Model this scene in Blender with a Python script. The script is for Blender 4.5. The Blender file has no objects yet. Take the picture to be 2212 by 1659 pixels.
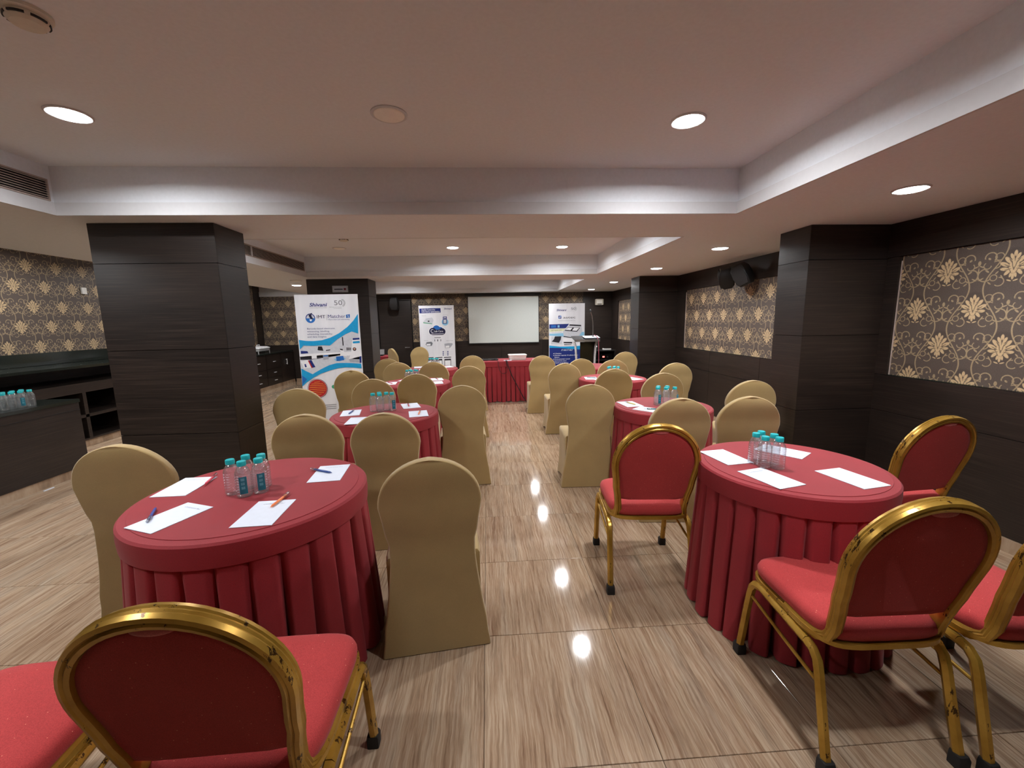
import bpy, math, random
from mathutils import Vector, Matrix

# ------------------------------------------------------------------ camera, world, exposure
FPX, YAW, PITCH, ROLL, CAMH = 891.38, 0.0574, 0.1512, 0.0177, 1.4634
scene = bpy.context.scene
COL = scene.collection
fwd = Vector((math.sin(YAW) * math.cos(PITCH), math.cos(YAW) * math.cos(PITCH), -math.sin(PITCH)))
r0 = Vector((math.cos(YAW), -math.sin(YAW), 0))
d0 = fwd.cross(r0)
rgt = r0 * math.cos(ROLL) + d0 * math.sin(ROLL)
dwn = d0 * math.cos(ROLL) - r0 * math.sin(ROLL)
camd = bpy.data.cameras.new('camera')
cam = bpy.data.objects.new('camera', camd)
COL.objects.link(cam)
camd.sensor_fit = 'HORIZONTAL'
camd.sensor_width = 36.0
camd.lens = 36.0 * FPX / 2212
camd.clip_start = 0.02
M = Matrix((rgt, -dwn, -fwd)).transposed().to_4x4()
M.translation = Vector((0, 0, CAMH))
cam.matrix_world = M
scene.camera = cam

world = bpy.data.worlds.new('world')
scene.world = world
world.use_nodes = True
world.node_tree.nodes['Background'].inputs[0].default_value = (0.02, 0.02, 0.02, 1)
world.node_tree.nodes['Background'].inputs[1].default_value = 0.3

vs = scene.view_settings
vs.view_transform = 'Standard'
vs.look = 'None'
vs.gamma = 1.0
vs.use_curve_mapping = False
vs.exposure = 0.0
LAMP_WATT = 20.0
LAMP_STRENGTH = 30.0
LAMP_COLOR = (0.975, 0.985, 1.0)
cy = scene.cycles
cy.max_bounces = 7
cy.diffuse_bounces = 4
cy.glossy_bounces = 3
cy.transmission_bounces = 6
cy.transparent_max_bounces = 24
cy.caustics_reflective = False
cy.caustics_refractive = False
cy.use_light_tree = False

rnd = random.Random(7)


def at(px, py, z):
    """pixel of the 2212x1659 photograph -> point on the horizontal plane at height z"""
    d = rgt * (px - 1106) + dwn * (py - 829.5) + fwd * FPX
    t = (z - CAMH) / d.z
    return Vector((d.x * t, d.y * t, z))


# ------------------------------------------------------------------ mesh helpers
class MB:
    def __init__(self):
        self.v = []
        self.f = []

    def add(self, verts, faces):
        o = len(self.v)
        self.v += [tuple(p) for p in verts]
        self.f += [tuple(i + o for i in f) for f in faces]
        return self

    def box(self, a, b):
        x0, y0, z0 = a
        x1, y1, z1 = b
        return self.add([(x0, y0, z0), (x1, y0, z0), (x1, y1, z0), (x0, y1, z0), (x0, y0, z1), (x1, y0, z1), (x1, y1, z1), (x0, y1, z1)],
                        [(3, 2, 1, 0), (4, 5, 6, 7), (0, 1, 5, 4), (1, 2, 6, 5), (2, 3, 7, 6), (3, 0, 4, 7)])

    def loft(self, rings, cap0=True, cap1=True):
        n = len(rings[0])
        vs_ = [p for r in rings for p in r]
        fs = []
        for i in range(len(rings) - 1):
            for j in range(n):
                k = (j + 1) % n
                fs.append((i * n + j, i * n + k, (i + 1) * n + k, (i + 1) * n + j))
        if cap0:
            fs.append(tuple(range(n - 1, -1, -1)))
        if cap1:
            fs.append(tuple((len(rings) - 1) * n + j for j in range(n)))
        return self.add(vs_, fs)

    def lathe(self, prof, n=24, cx=0, cy=0, cap0=True, cap1=True):
        rings = [[(cx + r * math.cos(2 * math.pi * j / n), cy + r * math.sin(2 * math.pi * j / n), z) for j in range(n)] for r, z in prof]
        return self.loft(rings, cap0, cap1)

    def sweep(self, path, prof, ref=None, closed_ends=True):
        """prof: 2D points (a,b): a along the reference normal, b along t x n"""
        path = [Vector(p) for p in path]
        rings = []
        for i, p in enumerate(path):
            t = (path[min(i + 1, len(path) - 1)] - path[max(i - 1, 0)]).normalized()
            rv = Vector(ref) if ref is not None else (Vector((0, 0, 1)) if abs(t.z) < 0.9 else Vector((1, 0, 0)))
            n = (rv - t * rv.dot(t)).normalized()
            b = t.cross(n)
            rings.append([tuple(p + n * a + b * c) for a, c in prof])
        return self.loft(rings, closed_ends, closed_ends)

    def tube(self, path, r, n=8, ref=None):
        return self.sweep(path, [(r * math.cos(2 * math.pi * j / n), r * math.sin(2 * math.pi * j / n)) for j in range(n)], ref)

    def mesh(self, name, smooth=False, angle=None):
        m = bpy.data.meshes.new(name)
        m.from_pydata(self.v, [], self.f)
        m.validate()
        m.update()
        if smooth:
            m.polygons.foreach_set('use_smooth', [True] * len(m.polygons))
            m.set_sharp_from_angle(angle=math.radians(angle if angle else 40))
        return m

    def build(self, name, mat, parent=None, smooth=False, angle=None):
        m = self.mesh(name, smooth, angle)
        return link_mesh(name, m, mat, parent)


def link_mesh(name, m, mat, parent=None, loc=None):
    if mat is not None and not m.materials:
        m.materials.append(mat)
    o = bpy.data.objects.new(name, m)
    COL.objects.link(o)
    if parent is not None:
        o.parent = parent
    if loc is not None:
        o.location = loc
    return o


def tag(o, label, cat, group=None):
    o['label'] = label
    o['category'] = cat
    if group:
        o['group'] = group
    return o


def thing(name, label, cat, loc=(0, 0, 0), rz=0.0, group=None):
    o = bpy.data.objects.new(name, None)
    o.empty_display_size = 0.1
    COL.objects.link(o)
    o.location = loc
    o.rotation_euler = (0, 0, rz)
    return tag(o, label, cat, group)


def struct(o):
    o['kind'] = 'structure'
    return o


def copy_tree(o, parent=None):
    c = o.copy()
    COL.objects.link(c)
    c.parent = parent
    for ch in list(o.children):
        copy_tree(ch, c)
    return c


def dup(src, loc, rz, label, group=None):
    c = copy_tree(src)
    c.location = loc
    c.rotation_euler = (0, 0, rz)
    c['label'] = label
    if group:
        c['group'] = group
    return c


def rrect(hx, hy, r, n=5):
    """rounded rectangle outline, counter-clockwise"""
    pts = []
    for cx, cy, a0 in ((hx - r, hy - r, 0), (-hx + r, hy - r, 90), (-hx + r, -hy + r, 180), (hx - r, -hy + r, 270)):
        for k in range(n):
            a = math.radians(a0 + 90 * k / (n - 1))
            pts.append((cx + r * math.cos(a), cy + r * math.sin(a)))
    return pts


def interp(tab, x):
    if x <= tab[0][0]:
        return tab[0][1]
    for (a, b), (c, d) in zip(tab, tab[1:]):
        if x <= c:
            t = (x - a) / (c - a)
            t = t * t * (3 - 2 * t) if len(tab) > 2 else t
            return b + (d - b) * t
    return tab[-1][1]


# ------------------------------------------------------------------ materials
def srgb(r, g, b):
    def f(c):
        c /= 255.0
        return c / 12.92 if c <= 0.04045 else ((c + 0.055) / 1.055) ** 2.4
    return (f(r), f(g), f(b), 1.0)


class NT:
    def __init__(self, name):
        self.m = bpy.data.materials.new(name)
        self.m.use_nodes = True
        self.t = self.m.node_tree
        self.n = self.t.nodes
        self.bsdf = self.n['Principled BSDF']

    def node(self, typ, **kw):
        nd = self.n.new(typ)
        for k, v in kw.items():
            setattr(nd, k, v)
        return nd

    def link(self, a, b):
        self.t.links.new(a, b)

    def coord(self, which='Object'):
        return self.node('ShaderNodeTexCoord').outputs[which]

    def mapping(self, src, scale=(1, 1, 1), loc=(0, 0, 0), rot=(0, 0, 0), typ='POINT'):
        mp = self.node('ShaderNodeMapping', vector_type=typ)
        mp.inputs['Location'].default_value = loc
        mp.inputs['Rotation'].default_value = rot
        mp.inputs['Scale'].default_value = scale
        self.link(src, mp.inputs['Vector'])
        return mp.outputs[0]

    def noise(self, vec, scale=5, detail=3, rough=0.5, out='Fac'):
        nz = self.node('ShaderNodeTexNoise')
        nz.inputs['Scale'].default_value = scale
        nz.inputs['Detail'].default_value = detail
        nz.inputs['Roughness'].default_value = rough
        if vec is not None:
            self.link(vec, nz.inputs['Vector'])
        return nz.outputs[out]

    def ramp(self, fac, stops):
        r = self.node('ShaderNodeValToRGB')
        e = r.color_ramp.elements
        while len(e) < len(stops):
            e.new(0.5)
        for i, (p, c) in enumerate(stops):
            e[i].position = p
            e[i].color = c
        self.link(fac, r.inputs[0])
        return r.outputs[0]

    def mix(self, fac, a, b, blend='MIX'):
        mx = self.node('ShaderNodeMix', data_type='RGBA', blend_type=blend)
        for sock, v in ((mx.inputs['Factor'], fac), (mx.inputs['A'], a), (mx.inputs['B'], b)):
            pass
        ins = [s for s in mx.inputs if s.enabled or True]
        fs = mx.inputs[0]
        A = mx.inputs[6]
        B = mx.inputs[7]
        for sock, v in ((fs, fac), (A, a), (B, b)):
            if isinstance(v, (int, float, tuple)):
                sock.default_value = v
            else:
                self.link(v, sock)
        return mx.outputs[2]

    def math(self, op, a, b=None, c=None):
        md = self.node('ShaderNodeMath', operation=op)
        for i, v in enumerate((a, b, c)):
            if v is None:
                continue
            if isinstance(v, (int, float)):
                md.inputs[i].default_value = v
            else:
                self.link(v, md.inputs[i])
        return md.outputs[0]

    def bump(self, h, strength=0.2, dist=0.002):
        b = self.node('ShaderNodeBump')
        b.inputs['Strength'].default_value = strength
        b.inputs['Distance'].default_value = dist
        self.link(h, b.inputs['Height'])
        self.link(b.outputs[0], self.bsdf.inputs['Normal'])

    def set(self, **kw):
        for k, v in kw.items():
            s = self.bsdf.inputs[k.replace('_', ' ')]
            if isinstance(v, (int, float, tuple)):
                s.default_value = v
            else:
                self.link(v, s)
        return self


MATS = {}


def simple(name, rgb, rough=0.5, metal=0.0, noise=0.06, scale=40, **kw):
    """plain paint / plastic / cloth with a little procedural mottling"""
    if name in MATS:
        return MATS[name]
    t = NT(name)
    c = srgb(*rgb)
    nz = t.noise(t.coord('Object'), scale, 3)
    d = tuple(x * (1 - noise * 2) for x in c[:3]) + (1,)
    l = tuple(min(1, x * (1 + noise * 2)) for x in c[:3]) + (1,)
    t.set(Base_Color=t.ramp(nz, [(0.3, d), (0.7, l)]), Roughness=rough, Metallic=metal)
    for k, v in kw.items():
        t.bsdf.inputs[k].default_value = v
    MATS[name] = t.m
    return t.m


def fabric(name, rgb, weave=900, rough=0.9, fleck=None, sheen=0.3):
    t = NT(name)
    co = t.coord('Object')
    c = srgb(*rgb)
    big = t.noise(co, 7, 3)
    d = tuple(x * 0.95 for x in c[:3]) + (1,)
    l = tuple(min(1, x * 1.05) for x in c[:3]) + (1,)
    col = t.ramp(big, [(0.3, d), (0.7, l)])
    fine = t.noise(co, weave, 1)
    col = t.mix(0.16, col, t.ramp(fine, [(0.35, (0.02, 0.01, 0.01, 1)), (0.65, (1, 1, 1, 1))]), 'OVERLAY')
    if fleck:
        vo = t.node('ShaderNodeTexVoronoi')
        vo.inputs['Scale'].default_value = 52
        t.link(co, vo.inputs['Vector'])
        dots = t.math('LESS_THAN', vo.outputs['Distance'], 0.06)
        col = t.mix(dots, col, srgb(*fleck))
    t.set(Base_Color=col, Roughness=rough)
    t.bsdf.inputs['Sheen Weight'].default_value = sheen
    t.bsdf.inputs['Sheen Roughness'].default_value = 0.5
    t.bsdf.inputs['Specular IOR Level'].default_value = 0.25
    t.bump(fine, 0.12, 0.001)
    return t.m


def wood_dark(name, axis='x'):
    """near-black wenge veneer with fine horizontal grain"""
    t = NT(name)
    co = t.coord('Object')
    oi = t.node('ShaderNodeObjectInfo')
    add = t.node('ShaderNodeVectorMath', operation='ADD')
    t.link(co, add.inputs[0])
    sc_ = t.node('ShaderNodeVectorMath', operation='SCALE')
    cmb = t.node('ShaderNodeCombineXYZ')
    for i in range(3):
        t.link(oi.outputs['Random'], cmb.inputs[i])
    t.link(cmb.outputs[0], sc_.inputs[0])
    sc_.inputs['Scale'].default_value = 37
    t.link(sc_.outputs[0], add.inputs[1])
    g = t.noise(t.mapping(add.outputs[0], (2.2, 2.2, 150)), 1.0, 5, 0.62)
    b = t.noise(t.mapping(add.outputs[0], (0.7, 0.7, 6)), 1.0, 2)
    col = t.ramp(g, [(0.28, srgb(24, 19, 16)), (0.5, srgb(36, 28, 24)), (0.72, srgb(66, 53, 45))])
    col = t.mix(0.35, col, t.ramp(b, [(0.3, srgb(20, 16, 14)), (0.7, srgb(44, 35, 30))]))
    t.set(Base_Color=col, Roughness=t.math('MULTIPLY_ADD', g, 0.15, 0.32))
    t.bsdf.inputs['Specular IOR Level'].default_value = 0.45
    t.bump(g, 0.06, 0.001)
    return t.m


def travertine(name, use_random=True, tint=1.0):
    t = NT(name)
    co = t.coord('Object')
    oi = t.node('ShaderNodeObjectInfo')
    cmb = t.node('ShaderNodeCombineXYZ')
    t.link(t.math('MULTIPLY', oi.outputs['Random'], 91.0), cmb.inputs[0])
    t.link(t.math('MULTIPLY', oi.outputs['Random'], 53.0), cmb.inputs[1])
    add = t.node('ShaderNodeVectorMath', operation='ADD')
    t.link(co, add.inputs[0])
    t.link(cmb.outputs[0], add.inputs[1])
    v = add.outputs[0]
    # slight waviness across the vein
    wob = t.noise(t.mapping(v, (6, 5, 1)), 1.0, 3, 0.6, 'Color')
    wv = t.node('ShaderNodeVectorMath', operation='SCALE')
    t.link(wob, wv.inputs[0])
    wv.inputs['Scale'].default_value = 0.022
    ad2 = t.node('ShaderNodeVectorMath', operation='ADD')
    t.link(v, ad2.inputs[0])
    t.link(wv.outputs[0], ad2.inputs[1])
    v = ad2.outputs[0]
    g1 = t.noise(t.mapping(v, (34, 1.1, 1)), 1.0, 5, 0.66)
    g2 = t.noise(t.mapping(v, (120, 4.0, 1)), 1.0, 4, 0.72)
    g3 = t.noise(t.mapping(v, (9, 0.6, 1)), 1.0, 3, 0.5)
    c1 = t.ramp(g1, [(0.30, srgb(98, 76, 60)), (0.42, srgb(143, 116, 94)), (0.52, srgb(176, 152, 128)), (0.62, srgb(196, 178, 156)), (0.75, srgb(146, 124, 104))])
    c2 = t.ramp(g2, [(0.34, srgb(62, 48, 38)), (0.47, srgb(158, 133, 110)), (0.6, srgb(206, 190, 170))])
    col = t.mix(0.5, c1, c2)
    col = t.mix(0.28, col, t.ramp(g3, [(0.35, srgb(138, 104, 82)), (0.5, srgb(176, 150, 126)), (0.65, srgb(164, 154, 142))]))
    col = t.mix(1.0, col, (.83, .80, .755, 1), 'MULTIPLY')
    t.set(Base_Color=col, Roughness=0.07)
    t.bsdf.inputs['Specular IOR Level'].default_value = 0.5
    return t.m


def damask(name, u_axis):
    """printed damask wallpaper: palmette motif in a half-drop repeat with ogee scrolls"""
    t = NT(name)
    sep = t.node('ShaderNodeSeparateXYZ')
    t.link(t.coord('Object'), sep.inputs[0])
    u = t.math('MULTIPLY', sep.outputs[u_axis], 100.0)
    v = t.math('MULTIPLY', t.math('SUBTRACT', sep.outputs[2], 1.493), 100.0)
    W, Hh = 36.3, 25.3
    k = t.math('FLOOR', t.math('ADD', t.math('DIVIDE', v, Hh), 0.5))
    y = t.math('SUBTRACT', v, t.math('MULTIPLY', k, Hh))
    us = t.math('ADD', t.math('ADD', u, t.math('MULTIPLY', k, W / 2)), 100 * W + 15.0)
    fx = t.math('SUBTRACT', t.math('MODULO', us, W), W / 2)
    x = t.math('ABSOLUTE', fx)
    cmb = t.node('ShaderNodeCombineXYZ')
    t.link(x, cmb.inputs[0])
    t.link(y, cmb.inputs[1])
    p = cmb.outputs[0]

    def ell(cx, cy, rx, ry, rot, soft=0.16):
        mp = t.mapping(p, (rx, ry, 1), (cx, cy, 0), (0, 0, math.radians(rot)), 'TEXTURE')
        ln = t.node('ShaderNodeVectorMath', operation='LENGTH')
        t.link(mp, ln.inputs[0])
        mr = t.node('ShaderNodeMapRange', interpolation_type='SMOOTHSTEP')
        mr.inputs['From Min'].default_value = 1 + soft
        mr.inputs['From Max'].default_value = 1 - soft
        t.link(ln.outputs['Value'], mr.inputs['Value'])
        return mr.outputs[0]

    def ring(cx, cy, r, w, a0=None):
        mp = t.mapping(p, (1, 1, 1), (cx, cy, 0), (0, 0, 0), 'TEXTURE')
        ln = t.node('ShaderNodeVectorMath', operation='LENGTH')
        t.link(mp, ln.inputs[0])
        dd = t.math('ABSOLUTE', t.math('SUBTRACT', ln.outputs['Value'], r))
        mr = t.node('ShaderNodeMapRange', interpolation_type='SMOOTHSTEP')
        mr.inputs['From Min'].default_value = w
        mr.inputs['From Max'].default_value = w * 0.4
        t.link(dd, mr.inputs['Value'])
        res = mr.outputs[0]
        if a0 is not None:
            # keep only one half plane of the ring: a0 = direction of the kept half
            dt = t.node('ShaderNodeVectorMath', operation='DOT_PRODUCT')
            t.link(mp, dt.inputs[0])
            dt.inputs[1].default_value = (math.cos(math.radians(a0)), math.sin(math.radians(a0)), 0)
            res = t.math('MULTIPLY', res, t.math('GREATER_THAN', dt.outputs['Value'], -r * 0.45))
        return res

    def union(lst):
        r = lst[0]
        for q in lst[1:]:
            r = t.math('MAXIMUM', r, q)
        return r
    motif = union([ell(0, 7.0, .9, 1.9, 0), ell(1.5, 5.3, .85, 2.0, -24), ell(3.2, 3.4, 1.1, 2.5, -40), ell(4.8, 1.0, 1.15, 2.5, -62), ell(4.6, -1.9, 1.0, 2.2, -84),
                   ell(2.9, -3.9, .95, 2.2, -140), ell(0, -.4, 2.5, 4.6, 0), ell(1.2, -5.6, .65, 1.6, -168), ell(0, -6.6, .7, 1.9, 0), ell(1.6, -8.9, 1.3, .4, 20)])
    cuts = union([ell(1.8, 2.6, .28, 2.0, -32), ell(3.4, .1, .26, 2.0, -60), ell(2.9, -2.3, .26, 1.8, -100), ell(0, 4.2, .22, 2.0, 0), ell(.9, .6, .24, 2.2, -10), ell(0, -1.8, .45, 1.0, 0), ell(1.5, -3.6, .22, 1.4, -25)])
    motif = t.math('MULTIPLY', motif, t.math('SUBTRACT', 1.0, t.math('MULTIPLY', cuts, 0.8)))
    ground = union([ell(0, .5, 8.6, 10.0, 0, .1)])
    # ogee line between neighbouring motifs
    cy_ = t.math('SUBTRACT', 9.07, t.math('MULTIPLY', t.math('SINE', t.math('MULTIPLY', y, math.pi / Hh)), 5.2))
    dd = t.math('ABSOLUTE', t.math('SUBTRACT', x, cy_))
    mr = t.node('ShaderNodeMapRange', interpolation_type='SMOOTHSTEP')
    mr.inputs['From Min'].default_value = 0.62
    mr.inputs['From Max'].default_value = 0.25
    t.link(dd, mr.inputs['Value'])
    lines = union([mr.outputs[0], ring(12.4, 6.2, 3.0, 0.5, 100), ring(14.2, -4.6, 3.9, 0.5, -20), ring(6.6, -9.2, 2.6, 0.42, 200),
                   ring(9.0, 1.4, 2.2, 0.42, 170), ring(13.6, 1.2, 2.0, 0.4, -60), ell(13.0, 5.4, 0.9, 0.6, 40), ell(13.4, -2.2, 1.4, 0.55, 40),
                   ell(18.15, 3.2, 0.9, 1.5, 0), ell(18.15, -3.5, 0.4, 4.0, 0), ell(16.4, 0.8, 1.8, 0.4, 25), ell(16.2, -7.0, 1.6, 0.4, -30), ell(9.6, 5.0, 0.4, 1.3, 30),
                   ring(7.8, 6.2, 2.2, 0.38), ring(9.6, -6.6, 1.8, 0.38),
                   ell(5.4, -6.4, 1.3, 0.4, 60), ell(8.2, -3.6, 1.2, 0.4, -50), ell(11.5, -9.8, 1.3, 0.4, 40)])
    grain = t.noise(t.coord('Object'), 260, 2)
    base = t.ramp(grain, [(0.3, srgb(68, 58, 52)), (0.7, srgb(92, 80, 72))])
    gold = t.ramp(grain, [(0.3, srgb(136, 117, 88)), (0.7, srgb(176, 154, 122))])
    cream = t.ramp(grain, [(0.3, srgb(168, 142, 106)), (0.7, srgb(202, 176, 138))])
    base = t.mix(t.math('MULTIPLY', ground, .45), base, srgb(58, 47, 42))
    col = t.mix(t.math('MULTIPLY', lines, 0.9), base, gold)
    col = t.mix(motif, col, cream)
    t.set(Base_Color=col, Roughness=0.55)
    t.bump(t.math('MAXIMUM', lines, motif), 0.25, 0.0015)
    return t.m


def gold_paint():
    t = NT('gold_paint')
    co = t.coord('Object')
    n1 = t.noise(co, 9, 4, 0.6)
    n2 = t.noise(t.mapping(co, (30, 30, 9)), 1.0, 6, 0.75)
    n3 = t.noise(co, 2.2, 2)
    wear = t.math('GREATER_THAN', t.math('ADD', n2, t.math('MULTIPLY', n3, 0.35)), 0.785)
    col = t.ramp(n1, [(0.3, srgb(158, 118, 40)), (0.7, srgb(196, 156, 70))])
    col = t.mix(wear, col, srgb(70, 46, 18))
    t.set(Base_Color=col, Roughness=t.math('MULTIPLY_ADD', n1, 0.12, 0.24), Metallic=0.55)
    return t.m


def emitter(name, rgb, strength):
    t = NT(name)
    t.bsdf.inputs['Base Color'].default_value = (0.8, 0.8, 0.8, 1)
    t.bsdf.inputs['Emission Color'].default_value = rgb + (1,)
    t.bsdf.inputs['Emission Strength'].default_value = strength
    return t.m


def plastic_clear(name, ior, tintc=(1, 1, 1, 1), rough=0.03):
    t = NT(name)
    nz = t.noise(t.coord('Object'), 120, 2)
    t.set(Base_Color=tintc, Roughness=rough, IOR=ior)
    t.bsdf.inputs['Transmission Weight'].default_value = 1.0
    t.bump(nz, 0.05, 0.0005)
    return t.m


def thin_clear(name):
    """thin clear plastic: see-through with bright glancing reflections"""
    t = NT(name)
    tr = t.node('ShaderNodeBsdfTransparent')
    tr.inputs[0].default_value = (.94, .96, .97, 1)
    gl = t.node('ShaderNodeBsdfGlossy')
    gl.inputs['Roughness'].default_value = .08
    df = t.node('ShaderNodeBsdfTranslucent')
    df.inputs[0].default_value = (.9, .92, .94, 1)
    lw = t.node('ShaderNodeLayerWeight')
    lw.inputs[0].default_value = .35
    nz = t.noise(t.coord('Object'), 70, 2)
    m1 = t.node('ShaderNodeMixShader')
    t.link(t.math('MULTIPLY_ADD', nz, .12, .03), m1.inputs[0])
    t.link(tr.outputs[0], m1.inputs[1])
    t.link(df.outputs[0], m1.inputs[2])
    m2 = t.node('ShaderNodeMixShader')
    t.link(t.math('MULTIPLY_ADD', lw.outputs['Facing'], .7, .05), m2.inputs[0])
    t.link(m1.outputs[0], m2.inputs[1])
    t.link(gl.outputs[0], m2.inputs[2])
    t.link(m2.outputs[0], t.n['Material Output'].inputs['Surface'])
    return t.m


M_TILE = travertine('floor_travertine')
M_GROUT = simple('grout', (92, 72, 56), 0.8)
M_CEIL = simple('ceiling_paint', (228, 231, 236), 0.9, noise=0.012, scale=60)
M_TRIM = simple('trim_white_paint', (206, 206, 208), 0.6, noise=0.01)
M_WOOD = wood_dark('wenge_veneer')
M_GAP = simple('joint_core_black', (14, 11, 10), 0.8)  # near-black for wall cores, panel joints and the counter groove
M_WP_Y = damask('damask_wallpaper_side', 1)
M_WP_X = damask('damask_wallpaper_end', 0)
M_GRANITE = simple('black_granite', (34, 38, 34), 0.12, noise=0.3, scale=300)
M_COVER = fabric('beige_stretch_cover', (162, 138, 92), 1200)
M_RED = fabric('maroon_table_satin', (140, 40, 47), 700, 0.7, sheen=0.06)
M_SEAT = fabric('red_flecked_upholstery', (170, 58, 58), 500, 0.9, fleck=(226, 150, 120), sheen=0.08)
M_GOLD = gold_paint()
M_RUBBER = simple('black_rubber', (24, 22, 22), 0.7)
M_BLACK = simple('black_plastic', (15, 15, 17), 0.5)
M_BLACKGLOSS = simple('black_gloss', (10, 10, 12), 0.15)
M_PAPER = simple('white_paper', (214, 221, 234), 0.8, noise=0.01)
M_CHROME = simple('chrome', (205, 205, 208), 0.12, 1.0, noise=0.03)
M_ALU = simple('bright_aluminium', (226, 226, 228), .35, .35)
M_STEEL = simple('brushed_steel', (170, 170, 172), 0.3, 1.0)
M_WHITEP = simple('white_plastic', (228, 226, 220), 0.4, noise=0.02)
M_CREAMP = simple('cream_plastic', (214, 206, 190), 0.45, noise=0.02)
M_TEAL = simple('teal_cap_plastic', (30, 172, 178), 0.35)
M_TLABEL = simple('teal_bottle_label', (16, 104, 122), 0.45)
M_WATER = thin_clear('bottle_clear_plastic')
M_PENCLEAR = thin_clear('pen_cap_clear')
M_SCREEN = simple('projection_screen_white', (206, 212, 208), 0.85, noise=0.01)
M_LAMP = emitter('lamp_diffuser_lit', LAMP_COLOR, LAMP_STRENGTH)
M_LAMP.cycles.emission_sampling = 'NONE'
M_LAMPOFF = simple('lamp_diffuser_unlit', (250, 246, 238), 0.4, noise=0.01)
M_VENTSHADE = simple('vent_shade_black', (5, 4, 4), 0.9)  # shade behind the vent slats, put into the colour
M_VENTSLAT = simple('vent_slat_paint', (176, 160, 150), 0.6)

# ------------------------------------------------------------------ the room
HL, HU = 2.16, 2.45           # soffit and coffer heights
XR, XL = 3.172, -5.72
YF, YB = 10.45, -2.6
YALC = 11.0                   # far wall of the left alcove
TX, TY, TS = -0.049, 1.146, 0.6
CX0, CX1 = -2.655, 1.723      # coffers
COFFERS = [(0.0, 2.86), (3.62, 6.45), (7.26, 10.1)]

# floor: grout bed and single tiles
floor = struct(MB().box((XL - .1, YB - .1, -0.06), (XR + .1, YALC + .1, -0.003)).build('floor', M_GROUT))
g = 0.0011
tile_mb = MB()
hw = TS / 2 - g
e = 0.0012
tile_mb.loft([[(-hw, -hw, -.008), (hw, -hw, -.008), (hw, hw, -.008), (-hw, hw, -.008)],
              [(-hw, -hw, -e), (hw, -hw, -e), (hw, hw, -e), (-hw, hw, -e)],
              [(-hw + e, -hw + e, 0), (hw - e, -hw + e, 0), (hw - e, hw - e, 0), (-hw + e, hw - e, 0)]])
tile_mesh = tile_mb.mesh('tile')
rest = MB()
for j in range(-6, 17):
    for i in range(-9, 6):
        cx, cy = TX + (i + .5) * TS, TY + (j + .5) * TS
        if cx < XL - .3 or cx > XR + .3 or cy < YB - .3:
            continue
        if cy > YF + .25 and cx > -2.7:
            continue
        if j >= -2:
            link_mesh('tile', tile_mesh, M_TILE, floor, (cx, cy, 0))
        else:
            rest.add([(cx + x, cy + y, z) for x, y, z in tile_mb.v], tile_mb.f)
ro = rest.build('tiles_behind', M_TILE, floor)
ro.name = 'tile_field'
ro['kind'] = 'stuff'


def panel_wall(parent, axis, plane, sgn, a0, a1, z0, z1, thick=0.012, gap=0.004, mat=None, name='panel'):
    """one veneer panel on a wall plane; axis 'x' = plane x const (runs along y), 'y' = plane y const"""
    m = MB()
    p0, p1 = sorted((plane, plane + sgn * thick))
    if axis == 'x':
        m.box((p0, a0 + gap / 2, z0 + gap / 2), (p1, a1 - gap / 2, z1 - gap / 2))
    else:
        m.box((a0 + gap / 2, p0, z0 + gap / 2), (a1 - gap / 2, p1, z1 - gap / 2))
    return m.build(name, mat or M_WOOD, parent)


ZJ = [0.085, 0.695, 1.305, 1.895]     # horizontal panel joints


def skirting(name, parent_pts):
    o = struct(MB().box(*parent_pts).build(name, M_TILE))
    return o


# right wall: dark core, panels, wallpaper recesses
wall_r = struct(MB().box((XR + .03, YB, 0), (XR + .15, YF + .2, HL)).build('wall_right', M_GAP))
RCOL = [(3.188, 3.531), (6.825, 7.224)]
RECESS = [(-0.75, 3.085), (4.36, 6.55), (8.15, 9.95)]
WPB, WPT = 0.985, 1.868
segs = [(YB, 3.188), (3.531, 6.825), (7.224, YF)]
for (s0, s1), (q0, q1) in zip(segs, RECESS):
    n = max(1, round((s1 - s0) / 1.25))
    for i in range(n):
        a, b = s0 + (s1 - s0) * i / n, s0 + (s1 - s0) * (i + 1) / n
        panel_wall(wall_r, 'x', XR, 1, a, b, 0.085, 0.695, .03)
        panel_wall(wall_r, 'x', XR, 1, a, b, 0.695, WPB, .03)
    panel_wall(wall_r, 'x', XR, 1, s0, s1, WPT + .035, HL, .03)
    panel_wall(wall_r, 'x', XR, 1, s0, q0, WPB, WPT + .035, .03)
    panel_wall(wall_r, 'x', XR, 1, q1, s1, WPB, WPT + .035, .03)
    MB().box((XR + .024, q0, WPB), (XR + .03, q1, WPT + .035)).build('wallpaper', M_WP_Y, wall_r)
    MB().box((XR + .004, q0, WPB), (XR + .03, q1, WPB + .006)).build('recess_ledge', M_GRANITE, wall_r)
    MB().box((XR + .016, q1 - .004, WPB), (XR + .03, q1, WPT)).build('recess_edge', M_VENTSLAT, wall_r)
for i, (a, b) in enumerate(segs):
    struct(MB().box((XR - .008, a, 0), (XR + .03, b, 0.083)).build('baseboard_right', M_TILE))


def column(name, x0, x1, y0, y1, faces):
    o = struct(MB().box((x0 + .012, y0 + .012, 0), (x1 - .012, y1 - .012, HL)).build(name, M_GAP))
    zs = [0.0] + ZJ[1:] + [HL]
    for a, b in zip(zs, zs[1:]):
        if 'front' in faces:
            panel_wall(o, 'y', y0, 1, x0, x1, a, b)
        if 'back' in faces:
            panel_wall(o, 'y', y1, -1, x0, x1, a, b)
        if 'left' in faces:
            panel_wall(o, 'x', x0, 1, y0, y1, a, b)
        if 'right' in faces:
            panel_wall(o, 'x', x1, -1, y0, y1, a, b)
    return o


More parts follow.
